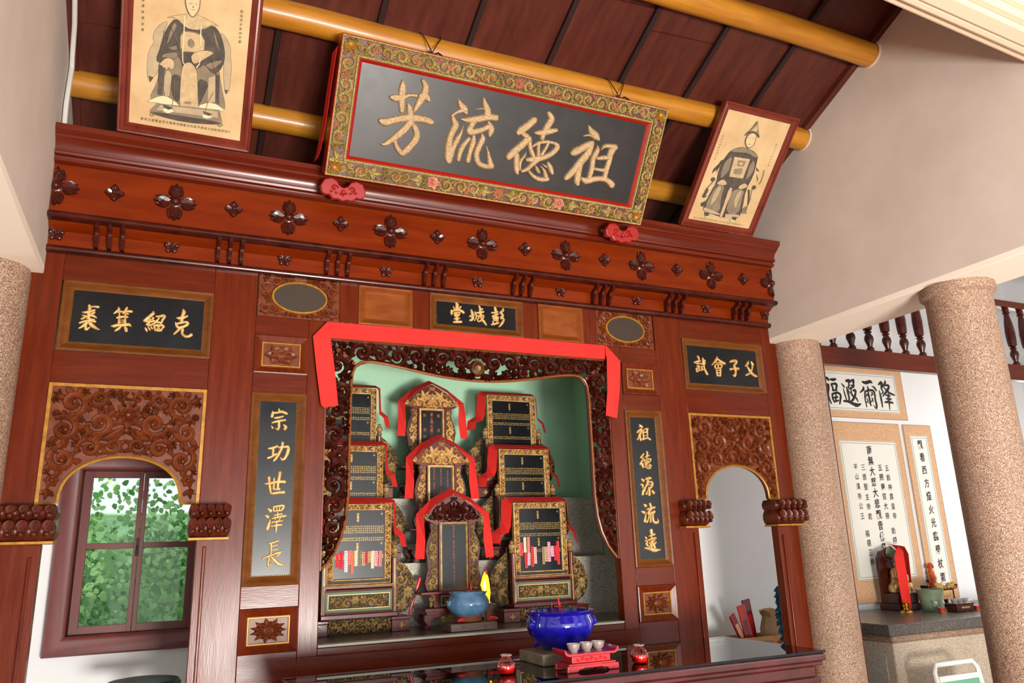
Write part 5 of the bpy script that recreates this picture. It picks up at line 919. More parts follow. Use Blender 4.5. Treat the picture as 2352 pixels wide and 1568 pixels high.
def centre_tablet(dark=False):
    t = empty('spirit_tablet'); gm = 'gold_old' if dark else 'gold'
    # footed stand
    g = MB(); g.box(-.185, .185, -.085, .075, .085, .103); g.box(-.175, .175, -.078, .07, .070, .087)
    for sx in (-1, 1):
        for yy in (-.078, .045):
            pr = [(sx*.185, .072), (sx*.190, .045), (sx*.172, .02), (sx*.180, 0), (sx*.150, 0), (sx*.140, .018), (sx*.150, .035), (sx*.130, .052), (sx*.100, .060), (sx*.09, .072)]
            g.prism(pr, yy, yy+.03)
    g.build('stand', 'maroon', t, smooth=False, bevel=.002)
    f = foliage([(-.10, .028), (.10, .028), (.10, .070), (-.10, .070)], [], .016, .006, .008, seed=41, grow=1.15); o = f['curl'].build('apron_carving', 'gold_old', t); o.location = (0, -.066, 0)
    g = MB(); g.box(-.128, .128, -.055, .05, .103, .172); wb_ = g.build('waist', 'maroon', t, smooth=False, bevel=.002)
    MB(Matrix.Translation((0, -.055, 0))).rings(-.09, .09, .110, .166, [(0, 0), (0, .006), (.006, .006), (.010, .001)], cap=False).build('green_border', 'sea_green', wb_, smooth=False)
    f = foliage([(-.078, .120), (.078, .120), (.078, .157), (-.078, .157)], [], .017, .006, .009, seed=43, grow=1.15); o = f['curl'].build('waist_carving', 'gold_old', wb_); o.location = (0, -.056, 0)
    g = MB()
    for s in (-1, 1): g.curl(s*.142, .152, .022, PI/2, s, 1.1, .006, .010, -.05); g.leaf(s*.140, .135, -PI/2+s*.2, .03, .010, .010, -.05)
    g.build('bracket_scroll', gm, wb_)
    B('table_top', 'maroon', t, -.205, .205, -.075, .06, .172, .186, bevel=.003)
    # body
    B('board', 'lacquer', t, -.068, .068, -.022, .01, .19, .537, bevel=0)
    MB(Matrix.Translation((0, -.022, 0))).rings(-.080, .080, .186, .548, [(0, -.02), (0, .008), (.009, .010), (.013, .001)], cap=False).build('gilt_fret', gm, t, smooth=False)
    MB(Matrix.Translation((0, -.022, 0))).rings(-.090, .090, .186, .560, [(0, -.02), (0, .014), (.006, .014), (.010, .006)], cap=False).build('red_fillet', 'maroon', t, smooth=False)
    side = [(.090, .186), (.152, .186), (.165, .23), (.146, .30), (.152, .36), (.160, .40), (.150, .45), (.128, .50), (.135, .545), (.090, .545)]
    for s in (-1, 1):
        P = [(s*x, z) for x, z in side]; w_ = MB().prism(P, -.016, .012).build('side_panel', 'maroon_dark', t, smooth=False)
        f = foliage([(s*(x-.007 if x > .1 else x+.002), z) for x, z in side], [], .030, .006, .012, seed=45, mirror=False, grow=1.12); o = f['curl'].build('side_carving', gm, w_); o.location = (0, -.016, 0)
    crown = [(-.160, .560), (-.182, .575), (-.178, .590), (-.150, .585), (-.138, .610), (-.110, .640), (-.070, .662), (-.035, .682), (0, .700)]
    crown = crown+[(-x, z) for x, z in reversed(crown[:-1])]; crown = [(p[0], p[1]) for p in crown]+[(.10, .535), (.06, .545), (-.06, .545), (-.10, .535)]
    cr = MB().prism(crown, -.030, .012).build('crown', 'maroon', t, smooth=False)
    f = foliage([(x*.93, .535+(z-.535)*.94+.004) for x, z in crown], [], .034, .0065, .014, seed=47, grow=1.12); g = f['curl']
    if dark:
        for k in range(-3, 4): g.leaf(0, .575, PI/2+k*.3, .085-.008*abs(k), .011, .018, 0, 0)
    else: g.flower(0, .610, .035, .020, 8); g.dome(0, .610, .018, .026)
    o = g.build('crown_carving', 'wood_dark' if dark else 'gold', cr); o.location = (0, -.030, 0)
    for s in (-1, 1): MB().curl(s*.165, .578, .017, PI/2, s, 1.1, .006, .012, -.030).build('crown_tip', gm, cr)
    return t
def centre_cloth(loc, label, drop):
    F_ = [(-.172, -.032, drop), (-.168, -.036, .45), (-.176, -.036, .572), (-.10, -.036, .652), (0, -.036, .704), (.10, -.036, .652), (.176, -.036, .572), (.172, -.036, .45), (.186, -.034, drop-.005)]
    Bk = [(-.218, -.010, drop+.004), (-.208, -.004, .47), (-.205, .01, .597), (-.110, .03, .682), (0, .03, .738), (.118, .03, .686), (.226, .01, .597), (.236, -.004, .47), (.244, -.010, drop)]
    o = ribbon_sheet(F_, Bk); o.location = loc; tag(o, label, 'cloth', 'red cloths on the tablets')
c0 = None
def vtext(parent, chars, u, z1, z0, size, m, y=-.0225):
    g = MB(); n = len(chars)
    for i, ch in enumerate(chars): letter(g, ch, u, z1-(z1-z0)*(i+.5)/n, size, y, .01, .01, 0)
    return g.build('inscription', m, parent, smooth=False)
for nm, y, z, lab, clab in (('back', .80, 1.813, 'gilt crowned spirit tablet at the top centre of the niche', 'red cloth hung over the topmost centre tablet'),
                      ('middle', .63, 1.443, 'gilt crowned spirit tablet in the middle of the centre row', 'red cloth hung over the middle centre tablet'),
                      ('front', .42, 1.106, 'spirit tablet with a dark feathered crown at the front centre', 'red cloth hung over the front centre tablet')):
    if nm == 'back': t = centre_tablet(False); base = t
    elif nm == 'middle': t = copy_tree(base)
    else: t = centre_tablet(True)
    t.location = (-.012, y, z); tag(t, lab, 'tablet', 'spirit tablets'); centre_cloth((-.012, y, z), clab, .355 if nm != 'back' else .37)
    if nm == 'back':
        T_back = t
    elif nm == 'middle': T_mid = t
    else: T_front = t
vtext(T_back, '堂上劉氏歷代始太高曾祖', 0, .525, .25, .023, 'red_text')
g = MB()
for ch, u, v in (('彭', .045, .505), ('城', -.045, .505), ('左', .045, .415), ('右', -.045, .415), ('昭', .045, .37), ('穆', -.045, .37)): letter(g, ch, u, v, .023, -.0225, .01, .01, 0)
g.build('inscription', 'red_text', T_back, smooth=False)
for T_, cols in ((T_mid, (-.042, 0, .042)), (T_front, (0,))):
    g = MB(); r_ = random.Random(5)
    for u in cols:
        for k in range(24): marks(g, u, .525-k*.0135, .0125, -.0228, r_)
    g.build('inscription', 'red_text', T_, smooth=False)

# red lacquered backscratcher-like prong beside the left tablet, and a clear sliver
g = MB().tube([(-.235, .50, 1.175), (-.215, .49, 1.26), (-.195, .49, 1.31), (-.180, .48, 1.365)], [.007, .010, .009, .012], 7).tube([(-.200, .49, 1.30), (-.226, .495, 1.350), (-.232, .495, 1.372)], .007, 6)
tag(g.build('divination_stick', 'packet_red'), 'small forked red stick behind the front left tablet', 'stick')

# ================================================================== PLAQUE
pa = math.atan2(.258, .389)
pl = thing('name_plaque', 'large tilted black plaque with four gold characters and carved gilt border', 'plaque', (0, -.349, 3.365), (pa, 0, 0))
# local frame: x right, z up along the board, -y outwards
MB().rings(-.906, .906, -.092, .566, [(0, -.085), (0, .016), (.004, .018)], cap=False).build('red_case', 'red_lacquer', pl, smooth=False, bevel=.003)
B('case_back', 'red_lacquer', pl, -.904, .904, .06, .085, -.09, .564, bevel=0)
MB().rings(-.902, .902, -.088, .562, [(0, .016), (.0, .019), (.007, .019), (.009, .012), (.077, .012), (.079, .020), (.086, .020), (.090, .010)], cap=False).build('gilt_border', 'glitter_olive', pl, smooth=False)
MB().rings(-.894, .894, -.080, .554, [(0, .0125), (.068, .0125)], cap=False).build('carved_ground', 'plum', pl, smooth=False)
MB().rings(-.817, .817, -.003, .477, [(0, .010), (.006, .012), (.012, .008), (.018, .002), (.020, 0)], cap=False).build('red_fillet', 'red_lacquer', pl, ang=25)
B('board', 'lacquer_worn', pl, -.800, .800, .0, .02, -.0, .468, bevel=0)
mbs = {'curl': MB(), 'leaf': MB(), 'flower': MB()}
fp = foliage([(-.894, -.080), (.894, -.080), (.894, .554), (-.894, .554)], [[(-.826, -.011), (.826, -.011), (.826, .485), (-.826, .485)]], .0310, .0075, .012, seed=51, mirror=True, mbs=mbs, grow=1.30)
for k, m in (('curl', 'glitter_olive'), ('leaf', 'glitter_olive'), ('flower', 'glitter_pink')):
    o = mbs[k].build('carving' if k != 'flower' else 'carved_blossoms', m, pl, stuff=True); o.location = (0, -.013, 0)
g = MB()
for u, v in ((0, .520), (0, -.046)):
    g.flower(u, v, .034, .022, 9, -.012)
for k in range(-4, 5):
    if k:
        for v in (.520, -.046): g.flower(k*.185+.01*(k % 2), v+.004*(-1)**k, .022, .018, 6, -.012)
for s in (-1, 1):
    for v in (.10, .24, .38): g.flower(s*.860, v, .020, .018, 6, -.012)
g.build('carved_blossoms', 'glitter_pink', pl)
g = MB()
for s in (-1, 1):
    for v, q in ((.525, -1), (-.05, 1)):
        for k in range(5): g.leaf(s*.865, v, (PI if s > 0 else 0)*(k % 2)+q*PI/2*(1-(k % 2))+.35*(k-2), .040, .012, .016, -.012)
        g.dome(s*.862, v, .018, .016, -.012, 10)
g.build('corner_blossoms', 'gilt_paint', pl)
for ch in '芳流德祖':
    brush(MB(), STROKES[ch], 0, .018, 5, .001).build('character', 'glitter_gold', pl, ang=60)
# hanging wires round the purlin
for x in (-.455, .62):
    g = MB(); 
    def W(px, py, pz):  # world -> plaque local
        v = Vector((px, py+.349, pz-3.365)); return (v.x, v.y*math.cos(pa)+v.z*math.sin(pa), -v.y*math.sin(pa)+v.z*math.cos(pa))
    for d in (-.03, .045): g.tube([W(x, -.62, 3.872), W(x+d*.6, -.606, 3.93), W(x+d*1.3, -.588, 3.99), W(x+d*1.6, -.535, 4.044)], .0028, 5)
    g.tube([W(x-.03, -.655, 3.845), W(x-.022, -.625, 3.872), W(x+.01, -.620, 3.866), W(x+.03, -.625, 3.876), W(x+.04, -.655, 3.842)], .0045, 5)
    g.build('hanging_wire', 'wire', pl)
# bat-shaped supports
def bat(x, label):
    t = thing('bat_bracket', label, 'bracket', (x, -.21, 3.258), (math.radians(14), 0, 0), group='red bat brackets')
    KX, KZ = 1.12, 1.5
    P = [(-.10, .004), (-.085, .026), (-.055, .034), (-.03, .026), (-.018, .012), (0, .006), (.018, .012), (.03, .026), (.055, .034), (.085, .026), (.10, .004), (.096, -.018), (.078, -.026), (.062, -.022), (.045, -.036), (.02, -.034), (0, -.040), (-.02, -.034), (-.045, -.036), (-.062, -.022), (-.078, -.026), (-.096, -.018)]; P = [(a*KX, b*KZ) for a, b in P]
    MB().prism(P, -.050, -.012).build('body', 'red_lacquer', t, smooth=False, bevel=.006)
    g = MB(); g.curl(-.045, 0, .020, 0, 1, 1.1, .0045, .006, -.050); g.curl(.045, 0, .020, PI, -1, 1.1, .0045, .006, -.050); g.dome(0, -.014, .012, .012, -.049); g.leaf(0, -.02, -PI/2, .018, .006, .006, -.050)
    for s in (-1, 1):
        for k in range(3): g.curl(s*(.012+.024*k), -.024+.004*k, .010, 0, s, .9, .003, .005, -.050)
    g.build('relief', 'red_lacquer', t)
    B('peg', 'red_lacquer', t, -.02, .02, -.014, .03, -.012, .018, bevel=.004)
bat(-.800, 'red bat-shaped bracket under the left end of the big plaque'); bat(.815, 'red bat-shaped bracket under the right end of the big plaque')
# red cloth hanging behind the plaque ends
for s, F_, lab in ((-1, [(-.915, -.60, 3.80), (-.918, -.50, 3.66), (-.920, -.40, 3.52), (-.925, -.30, 3.42), (-.93, -.25, 3.398)], 'narrow red cloth strip hanging behind the left end of the plaque'), (1, [(.912, -.62, 3.80), (.915, -.50, 3.66), (.915, -.40, 3.53), (.92, -.32, 3.43), (.92, -.28, 3.40)], 'narrow red cloth strip hanging behind the right end of the plaque')):
    Bk = [(p[0]+s*.006, p[1]+.085, p[2]+.02) for p in F_]; o = ribbon_sheet(F_, Bk); tag(o, lab, 'cloth')

# ================================================================== PORTRAITS
PM = {'k': 'ink_dark', 'm': 'ink_mid', 'l': 'ink_light', 't': 'ink_tan', 'p': 'ink_pale', 'f': 'paper_fig'}
def rnd(poly, it=2):
    if len(poly) <= 4: return poly
    for _ in range(it):
        Q = []
        for i in range(len(poly)):
            a, b = poly[i], poly[(i+1) % len(poly)]
            Q += [(a[0]*.75+b[0]*.25, a[1]*.75+b[1]*.25), (a[0]*.25+b[0]*.75, a[1]*.25+b[1]*.75)]
        poly = Q
    return poly
def portrait(label, O, ang, corners, prof, polys, extra, m='frame_red'):
    t = thing('portrait', label, 'portrait', O, (math.radians(ang), 0, 0))
    t.location.z += .004
    u0, u1, v1, lean = corners
    L = Matrix(((1, 0, lean, 0), (0, 1, 0, 0), (0, 0, 1, 0), (0, 0, 0, 1)))
    inn = prof[-1][0]
    MB(L).rings(u0, u1, 0, v1, prof, cap=False).build('frame', m, t, ang=25)
    MB(L).box(u0+.004, u1-.004, .012, .022, .004, v1-.004).build('backing', 'wood_dark', t, smooth=False)
    pp = MB(L).box(u0+inn-.002, u1-inn+.002, .0005, .011, inn-.002, v1-inn+.002).build('paper', 'paper', t, smooth=False)
    by = {}
    from mathutils.geometry import tessellate_polygon
    for i, (k, P) in enumerate(polys):
        P = rnd([(a/1000-O[0], b/1000) for a, b in P], 1); g = MB(); y = -.0004-.00025*i
        tri = tessellate_polygon([[Vector((p[0], p[1], 0)) for p in P]])
        g.add([(p[0], y, p[1]) for p in P], [tuple(q) for q in tri]); by.setdefault(k, MB()); by[k].v_off = 0
        n = len(by[k].v); by[k].v += g.v; by[k].f += [tuple(j+n for j in f) for f in g.f]
    lg = MB()
    for pi_, (k, P) in enumerate(polys):
        P = rnd([(a/1000-O[0], b/1000) for a, b in P], 1)
        if len(P) > 7: lg.tube([(q[0], -.0006-.00025*pi_, q[1]) for q in P], .0006, 4, closed=True)
    by['k2'] = lg; PM['k2'] = 'ink_dark'
    for k, g in by.items(): g.build('drawing', PM[k], pp, smooth=False, stuff=True)
    extra(t, pp, -.0004-.00025*len(polys), O[0])
    return t
def ptext(pp, items, y, size, ox):
    g = MB()
    for ch, u, v in items: letter(g, ch, u-ox, v, size, y, .0, .0, 0)
    g.build('inscription', 'ink_text', pp, smooth=False)
def lerp(a, b, s): n = len(s); return [(ch, a[0]+(b[0]-a[0])*i/(n-1), a[1]+(b[1]-a[1])*i/(n-1)) for i, ch in enumerate(s)]
def exA(t, pp, y, ox):
    ptext(pp, lerp((-1.719, .074), (-1.346, .082), '像肖公劉曜金學文楷敬祖諱魁文科孫子庚品七加欽祖世四十')+lerp((-1.744, .60), (-1.738, .454), '孫香港咏清全奉')+lerp((-1.342, .621), (-1.338, .492), '昭和丙子年仲冬置'), y, .0135, ox)
    g = MB()
    for P in ([(-1.576, .545), (-1.573, .478), (-1.573, .393), (-1.569, .355), (-1.552, .327)], [(-1.506, .519), (-1.502, .438)], [(-1.498, .385), (-1.50, .36), (-1.513, .336)]):
        for a, b in zip(P[:-1], P[1:]):
            n = max(2, int(math.hypot(a[0]-b[0], a[1]-b[1])/.0066))
            for i in range(n): u, v = a[0]+(b[0]-a[0])*i/n-ox, a[1]+(b[1]-a[1])*i/n; g.add([(u+.0034*math.cos(q), y, v+.0034*math.sin(q)) for q in [PI/3*k for k in range(6)]], [tuple(range(6))])
    g.build('necklace', 'ink_pale', pp, smooth=False, stuff=True)
    g = MB()
    for u, v in ((-1.679, .098), (-1.389, .104)): g.tube([(u-ox+r*math.cos(q), y, v+r*math.sin(q)) for q, r in [(PI/5*k, .012-.0008*k) for k in range(13)]], .0014, 4)
    # fold lines of the robe, chair cloth outlines
    for P in ([(-1.655, .47), (-1.648, .42), (-1.66, .38)], [(-1.63, .50), (-1.60, .44), (-1.585, .40)], [(-1.45, .42), (-1.44, .36), (-1.42, .32)], [(-1.60, .27), (-1.595, .2), (-1.60, .15)], [(-1.43, .25), (-1.45, .2), (-1.46, .15)]):
        g.tube([(u-ox, y, v) for u, v in P], .0011, 4)
    g.build('drawing', 'ink_mid', pp)
    g = MB()  # dark official's hat with a flared brim
    P = rnd([(-1.592, .655), (-1.488, .650), (-1.500, .672), (-1.512, .70), (-1.54, .725), (-1.57, .702), (-1.582, .676)]); g.add([(u-ox, y, v) for u, v in P], [tuple(range(len(P)))]); g.build('drawing', 'ink_dark', pp, smooth=False)
def exB(t, pp, y, ox):
    ptext(pp, lerp((1.355, .059), (1.726, .062), '像肖公劉曜全學文楷敬祖諱人夫科孫子庚品七加欽祖世五十'), y, .010, ox)
    ptext(pp, lerp((1.365, .579), (1.36, .424), '十五世孫香港咏清全奉')+lerp((1.762, .581), (1.757, .453), '昭和丙子年仲冬置'), y, .010, ox)
    g = MB()
    for u, v in ((1.395, .304), (1.709, .304)): g.tube([(u-ox+.009*math.cos(q), y, v+.009*math.sin(q)) for q in [PI/5*k for k in range(11)]], .0042, 4)
    for P in ([(1.42, .43), (1.40, .38), (1.405, .35)], [(1.74, .42), (1.745, .36), (1.74, .33)], [(1.40, .29), (1.37, .24), (1.36, .19)], [(1.70, .29), (1.71, .22), (1.71, .16)]): g.tube([(u-ox, y, v) for u, v in P], .0020, 4)
    g.build('drawing', 'ink_dark', pp)
portrait('large framed drawing of a seated official with bead necklace, upper left on the cornice', (-1.535, -.2, 3.388), 37, (-.285, .287, .93, -.012),
         [(0, -.022), (0, .016), (.004, .020), (.010, .018), (.012, .012), (.020, .014), (.026, .010), (.030, .004), (.036, .010), (.041, .006), (.047, .001)], PORTRAIT_A, exA)
portrait('smaller framed drawing of a seated man in a pointed hat, right end of the cornice', (1.548, -.2, 3.386), 40, (-.278, .280, .758, .045),
         [(0, -.024), (0, .014), (.003, .017), (.010, .016), (.013, .008), (.019, .010), (.024, .004), (.044, .002)], PORTRAIT_B, exB, 'frame_red')

# ================================================================== RED CLOTH over the niche
g = MB(); Y0 = -.020
def q3(x, z, dy=0): return (x, Y0+dy, z)
o = MB()
V = [q3(-.805, 2.630), q3(.785, 2.632), q3(.792, 2.548, -.004), q3(-.792, 2.546, -.004)]
n = 16
for i in range(n+1):
    t = i/n; x = -.815+1.605*t; w_ = .002*math.sin(t*9); o.v += [q3(x, 2.628+.003*math.sin(t*PI), w_), q3(x if 0 < i < n else x*.985, 2.543, -.010+w_)]
o.f += [(2*i, 2*i+1, 2*i+3, 2*i+2) for i in range(n)]
b0 = len(o.v)
def hang(P, yy):
    b = len(o.v); o.v += [(x, Y0+yy+dy, z) for x, z, dy in P]; o.f.append((b, b+1, b+2, b+3))
hang([(-.815, 2.628, 0), (-.885, 2.545, 0), (-.800, 2.535, -.004), (-.800, 2.60, -.004)], -.005)
hang([(-.885, 2.545, 0), (-.864, 2.38, -.005), (-.775, 2.38, -.008), (-.800, 2.545, -.004)], -.005)
hang([(-.864, 2.38, -.005), (-.836, 2.205, -.002), (-.755, 2.214, -.006), (-.775, 2.38, -.008)], -.005)
b = len(o.v); o.v += [(-.836, Y0-.007, 2.205), (-.755, Y0-.011, 2.214), (-.822, Y0-.008, 2.190), (-.753, Y0-.010, 2.203)]; o.f.append((b, b+1, b+3, b+2))
hang([(.790, 2.630, 0), (.884, 2.538, 0), (.792, 2.545, -.004), (.785, 2.57, -.004)], -.005)
hang([(.884, 2.538, 0), (.862, 2.36, -.005), (.778, 2.36, -.008), (.790, 2.55, -.004)], -.005)
hang([(.862, 2.36, -.005), (.833, 2.200, -.002), (.758, 2.212, -.006), (.778, 2.36, -.008)], -.005)
rc = o.build('red_cloth', 'red_cloth', smooth=False); sm = rc.modifiers.new('solid', 'SOLIDIFY'); sm.thickness = .002; sm.offset = 0
tag(rc, 'long bright red cloth folded over the top corners of the carved niche', 'cloth')

# ================================================================== INCENSE POTS ON THE LEDGE
t = thing('wooden_block', 'weathered carved wooden block under the pale blue incense pot', 'block', (-.02, .15, 1.1085))
B('slab', 'block_wood', t, -.125, .125, -.07, .07, 0, .038, bevel=.003)
g = MB(); g.curl(-.06, .019, .012, 0, 1, 1.1, .003, .002, -.070); g.curl(.06, .019, .012, PI, -1, 1.1, .003, .002, -.070); g.build('relief', 'block_wood', t)
def rot_tube(): pass
t = thing('incense_pot', 'pale blue glazed incense pot on the wooden block', 'pot', (-.02, .165, 1.147))
prof = [(.055, 0), (.066, .004), (.070, .022), (.066, .030), (.090, .046), (.108, .074), (.109, .098), (.097, .122), (.090, .130), (.094, .138), (.100, .143), (.097, .148), (.086, .146), (.083, .132)]
g = MB().lathe(prof[3:], 36, cap=False); g.build('body', 'blue_pale', t, ang=50)
g = MB().lathe(prof[:4], 36); g.build('foot', 'clay', t)
MB().lathe([(.084, .128), (.05, .133), (.0, .136)], 24, cap=False).build('ash', 'ash', t)
g = MB()
for s in (-1, 1):
    g.dome(0, 0, .01, .01)
g = MB(Matrix.Translation((-.107, -.012, .092)) @ Matrix.Rotation(-1.2, 4, 'Z')); g.dome(0, 0, .014, .012); g.dome(.008, .010, .007, .010); g.dome(-.008, .010, .007, .010); g.build('lion_mask', 'blue_pale', t)
g = MB(); g.tube([(.012, -.01, .13), (.012, -.01, .185)], .0028, 6); g.tube([(.017, -.01, .13), (.016, -.008, .172)], .0024, 6)
tag(g.build('incense_stub', 'incense'), 'short pink incense stubs standing in the pale blue pot', 'incense'); bpy.data.objects['incense_stub'].location = (-.02, .165, 1.147)
for k, (x, y, a) in enumerate(((-.085, .09, .3), (.085, .088, -.2))):
    g = MB(); g.tube([(-.026, 0, 0), (-.015, .002, .004), (0, .004, .006), (.015, .002, .004), (.026, 0, 0)], [.004, .010, .012, .010, .004], 8)
    o = g.build('divination_block', 'packet_red'); o.location = (x, y, 1.147+.011); o.rotation_euler = (0, 0, a); o.scale = (1, 1, .8)
    tag(o, 'small red crescent divination block, %s of the pale blue pot' % ('left' if k == 0 else 'right'), 'divination block')
t = thing('burning_paper', 'yellow-orange flames of burning joss paper behind the pale blue pot', 'flame', (.118, .24, 1.235))
g = MB().tube([(.012, 0, -.02), (.004, 0, .02), (-.012, 0, .05), (-.022, 0, .085), (-.015, 0, .125), (-.012, 0, .150)], [.003, .008, .014, .017, .011, .002], 8); g.tube([(.008, .004, -.01), (.010, .004, .04), (.004, .004, .08), (.000, .004, .12), (-.004, .004, .145)], [.004, .010, .012, .010, .004], 8); g.build('flame', 'flame', t)
MB().tube([(-.018, -.010, .055), (-.021, -.011, .085), (-.016, -.009, .112)], [.004, .009, .003], 8).build('flame_core', 'flame_core', t)
MB().tube([(-.004, .004, .135), (-.002, .004, .152), (-.016, .004, .160)], [.006, .010, .004], 7).build('charred_tip', 'flame_tip', t)
MB().box(-.012, .018, -.006, .006, -.127, -.01).build('holder', 'clay', t, smooth=False, bevel=.002)

# ================================================================== OFFERING TABLE
TZ = 1.035
tb_ = thing('offering_table', 'dark wooden offering table with moulded edge in front of the screen', 'table', (.078, -.71, 0))
X0, X1, YA, YB = -1.087, 1.087, -.335, .345
def ringbox(g, prof):
    V = []; F = []
    for o_, z in prof: V += [(X0-o_, YA-o_, z), (X1+o_, YA-o_, z), (X1+o_, YB+o_, z), (X0-o_, YB+o_, z)]
    for i in range(len(prof)-1):
        for k in range(4): F.append((4*i+k, 4*i+(k+1) % 4, 4*i+4+(k+1) % 4, 4*i+4+k))
    n = 4*(len(prof)-1); F += [(3, 2, 1, 0), (n, n+1, n+2, n+3)]; g.add(V, F); return g
ringbox(MB(), [(-.06, .88), (-.045, .90), (-.02, .905), (-.02, .925), (-.035, .93), (-.035, .968), (-.012, .975), (-.012, .99), (.0, .995), (.0, 1.018), (-.006, 1.024)]).build('moulded_top', 'table_wood', tb_, smooth=False, bevel=.003)
for sx in (X0+.09, X1-.09):
    for sy in (YA+.09, YB-.09): MB(Matrix.Translation((sx, sy, 0))).lathe([(.035, 0), (.045, .03), (.03, .08), (.04, .3), (.045, .7), (.04, .85), (.05, .885)], 16).build('leg', 'table_wood', tb_)
for y in (YA+.075, YB-.09): B('apron', 'table_wood', tb_, X0+.1, X1-.1, y, y+.02, .76, .885, bevel=.003)
gl_ = MB().box(-1.090, 1.090, -.335, .345, 1.0245, 1.0345).build('glass_top', 'table_glass', smooth=False, bevel=.001); gl_.location = (.078, -.71, 0)
tag(gl_, 'greenish reflective sheet of glass lying on the offering table', 'glass')

def pot_big():
    t = thing('stone_block', 'square weathered stone block under the cobalt blue bowl', 'block', (.085, -.615, TZ))
    B('slab', 'stone_block', t, -.125, .125, -.125, .115, 0, .045, bevel=.006)
    t = thing('incense_bowl', 'large cobalt blue glazed incense bowl with lion mask handles', 'bowl', (.108, -.615, TZ+.046))
    body = [(.070, 0), (.078, .004), (.084, .012), (.112, .035), (.136, .065), (.146, .095), (.145, .115), (.137, .130), (.135, .140), (.148, .147), (.152, .153), (.148, .158), (.136, .154), (.132, .140)]
    MB().lathe(body, 48, cap=False).build('body', 'blue_glaze', t, ang=50)
    MB().lathe([(.134, .138), (.08, .143), (0, .146)], 32, cap=False).build('ash', 'ash', t)
    for s in (-1, 1):
        g = MB(Matrix.Translation((s*.142, -.03, .108)) @ Matrix.Rotation(s*1.2, 4, 'Z')); g.dome(0, 0, .017, .018); g.dome(.010, .011, .008, .016); g.dome(-.010, .011, .008, .016); g.dome(0, -.008, .010, .022); g.dome(0, .016, .007, .012)
        g.build('lion_mask', 'blue_glaze', t)
    for k in range(3):
        a = 2*PI*k/3+2.6; MB().tube([(.095*math.cos(a), .095*math.sin(a), .03), (.112*math.cos(a), .112*math.sin(a), .014), (.104*math.cos(a), .104*math.sin(a), .0095)], [.012, .010, .009], 8).build('foot', 'blue_glaze', t)
    g = MB(); g.tube([(.0, 0, .138), (-.002, 0, .205)], .0032, 6); g.tube([(.010, .008, .138), (.008, .006, .186)], .0026, 6); g.tube([(-.03, .01, .14), (-.031, .01, .19)], .0018, 6)
    o = g.build('incense_stub', 'incense'); o.location = (.108, -.615, TZ+.046); tag(o, 'thin red incense sticks standing in the cobalt blue bowl', 'incense')
pot_big()
# red cup stand with three steel cups
t = thing('cup_stand', 'red carved wooden stand holding three small steel cups', 'stand', (.075, -.885, TZ))
g = MB(); g.box(-.108, .108, -.062, .05, .012, .024)
for s in (-1, 1): g.prism([(s*.112, .024), (s*.114, 0), (s*.070, 0), (s*.062, .008), (s*.040, .012), (s*.04, .024)], -.066, -.050); g.prism([(s*.112, .024), (s*.114, 0), (s*.070, 0), (s*.062, .008), (s*.040, .012), (s*.04, .024)], .035, .05)
g.box(-.104, .104, -.060, .048, .022, .030)
g.build('foot', 'stand_red', t, smooth=False, bevel=.002)
wa = MB().box(-.085, .085, -.050, .04, .030, .056).build('waist', 'stand_red', t, smooth=False, bevel=.002)
g = MB(); 
for k in range(-3, 4): g.curl(k*.020, .043, .009, 0, (-1)**k, 1, .0024, .003, -.050)
g.build('relief', 'jelly_red', wa)
g = MB(); g.box(-.102, .102, -.060, .05, .056, .066)
for s in (-1, 1): g.prism([(s*.102, .056), (s*.116, .062), (s*.122, .078), (s*.116, .084), (s*.110, .072), (s*.100, .066)], -.060, .05)
g.build('top', 'stand_red', t, smooth=False, bevel=.002)
cup0 = None
for k, x in enumerate((-.058, .004, .062)):
    if cup0 is None:
        c = thing('offering_cup', '', 'cup'); MB().lathe([(.012, 0), (.014, .003), (.021, .012), (.025, .026), (.027, .032), (.0255, .032), (.023, .024), (.018, .012), (0, .008)], 24, cap=False).build('bowl', 'steel', c, ang=60)
        MB().lathe([(.012, -.001), (.015, 0), (.013, .003)], 20).build('foot_ring', 'steel', c); cup0 = c
    else: c = copy_tree(cup0)
    c.location = (.075+x, -.900+.008*k, TZ+.0665); tag(c, 'small round steel cup, %s on the red stand' % ('left', 'middle', 'right')[k], 'cup', 'steel cups on the red stand')
# candle jars
def jar(x, y, label):
    t = thing('candle_jar', label, 'candle', (x, y, TZ), group='red candle jars')
    n = 40; prof = [(.020, 0), (.028, .003), (.034, .016), (.035, .030), (.030, .046), (.022, .056), (.019, .060), (.021, .066), (.022, .069)]
    V = []; F = []
    for r, z in prof:
        for k in range(n): a = 2*PI*k/n; rr_ = r*(1+(.035*math.cos(k*PI) if .01 < z < .05 else 0)); V.append((rr_*math.cos(a), rr_*math.sin(a), z))
    for i in range(len(prof)-1):
        for k in range(n): F.append((i*n+k, i*n+(k+1) % n, (i+1)*n+(k+1) % n, (i+1)*n+k))
    g = MB(); g.add(V, F); g.build('jar', 'jar_glass', t)
    MB().lathe([(.021, .0005), (.025, .002), (.030, .006), (.0325, .016), (.0335, .030), (.0325, .0325), (0, .0325)], 28).build('wax', 'jelly_red', t, ang=50)
    MB().lathe([(.0215, .066), (.0235, .068), (.0215, .0705), (.0195, .068)], 24, cap=False).build('rim', 'steel', t)
jar(-.235, -.815, 'red candle in a ribbed glass jar, left of the blue bowl'); jar(.326, -.885, 'red candle in a ribbed glass jar, right of the red cup stand')

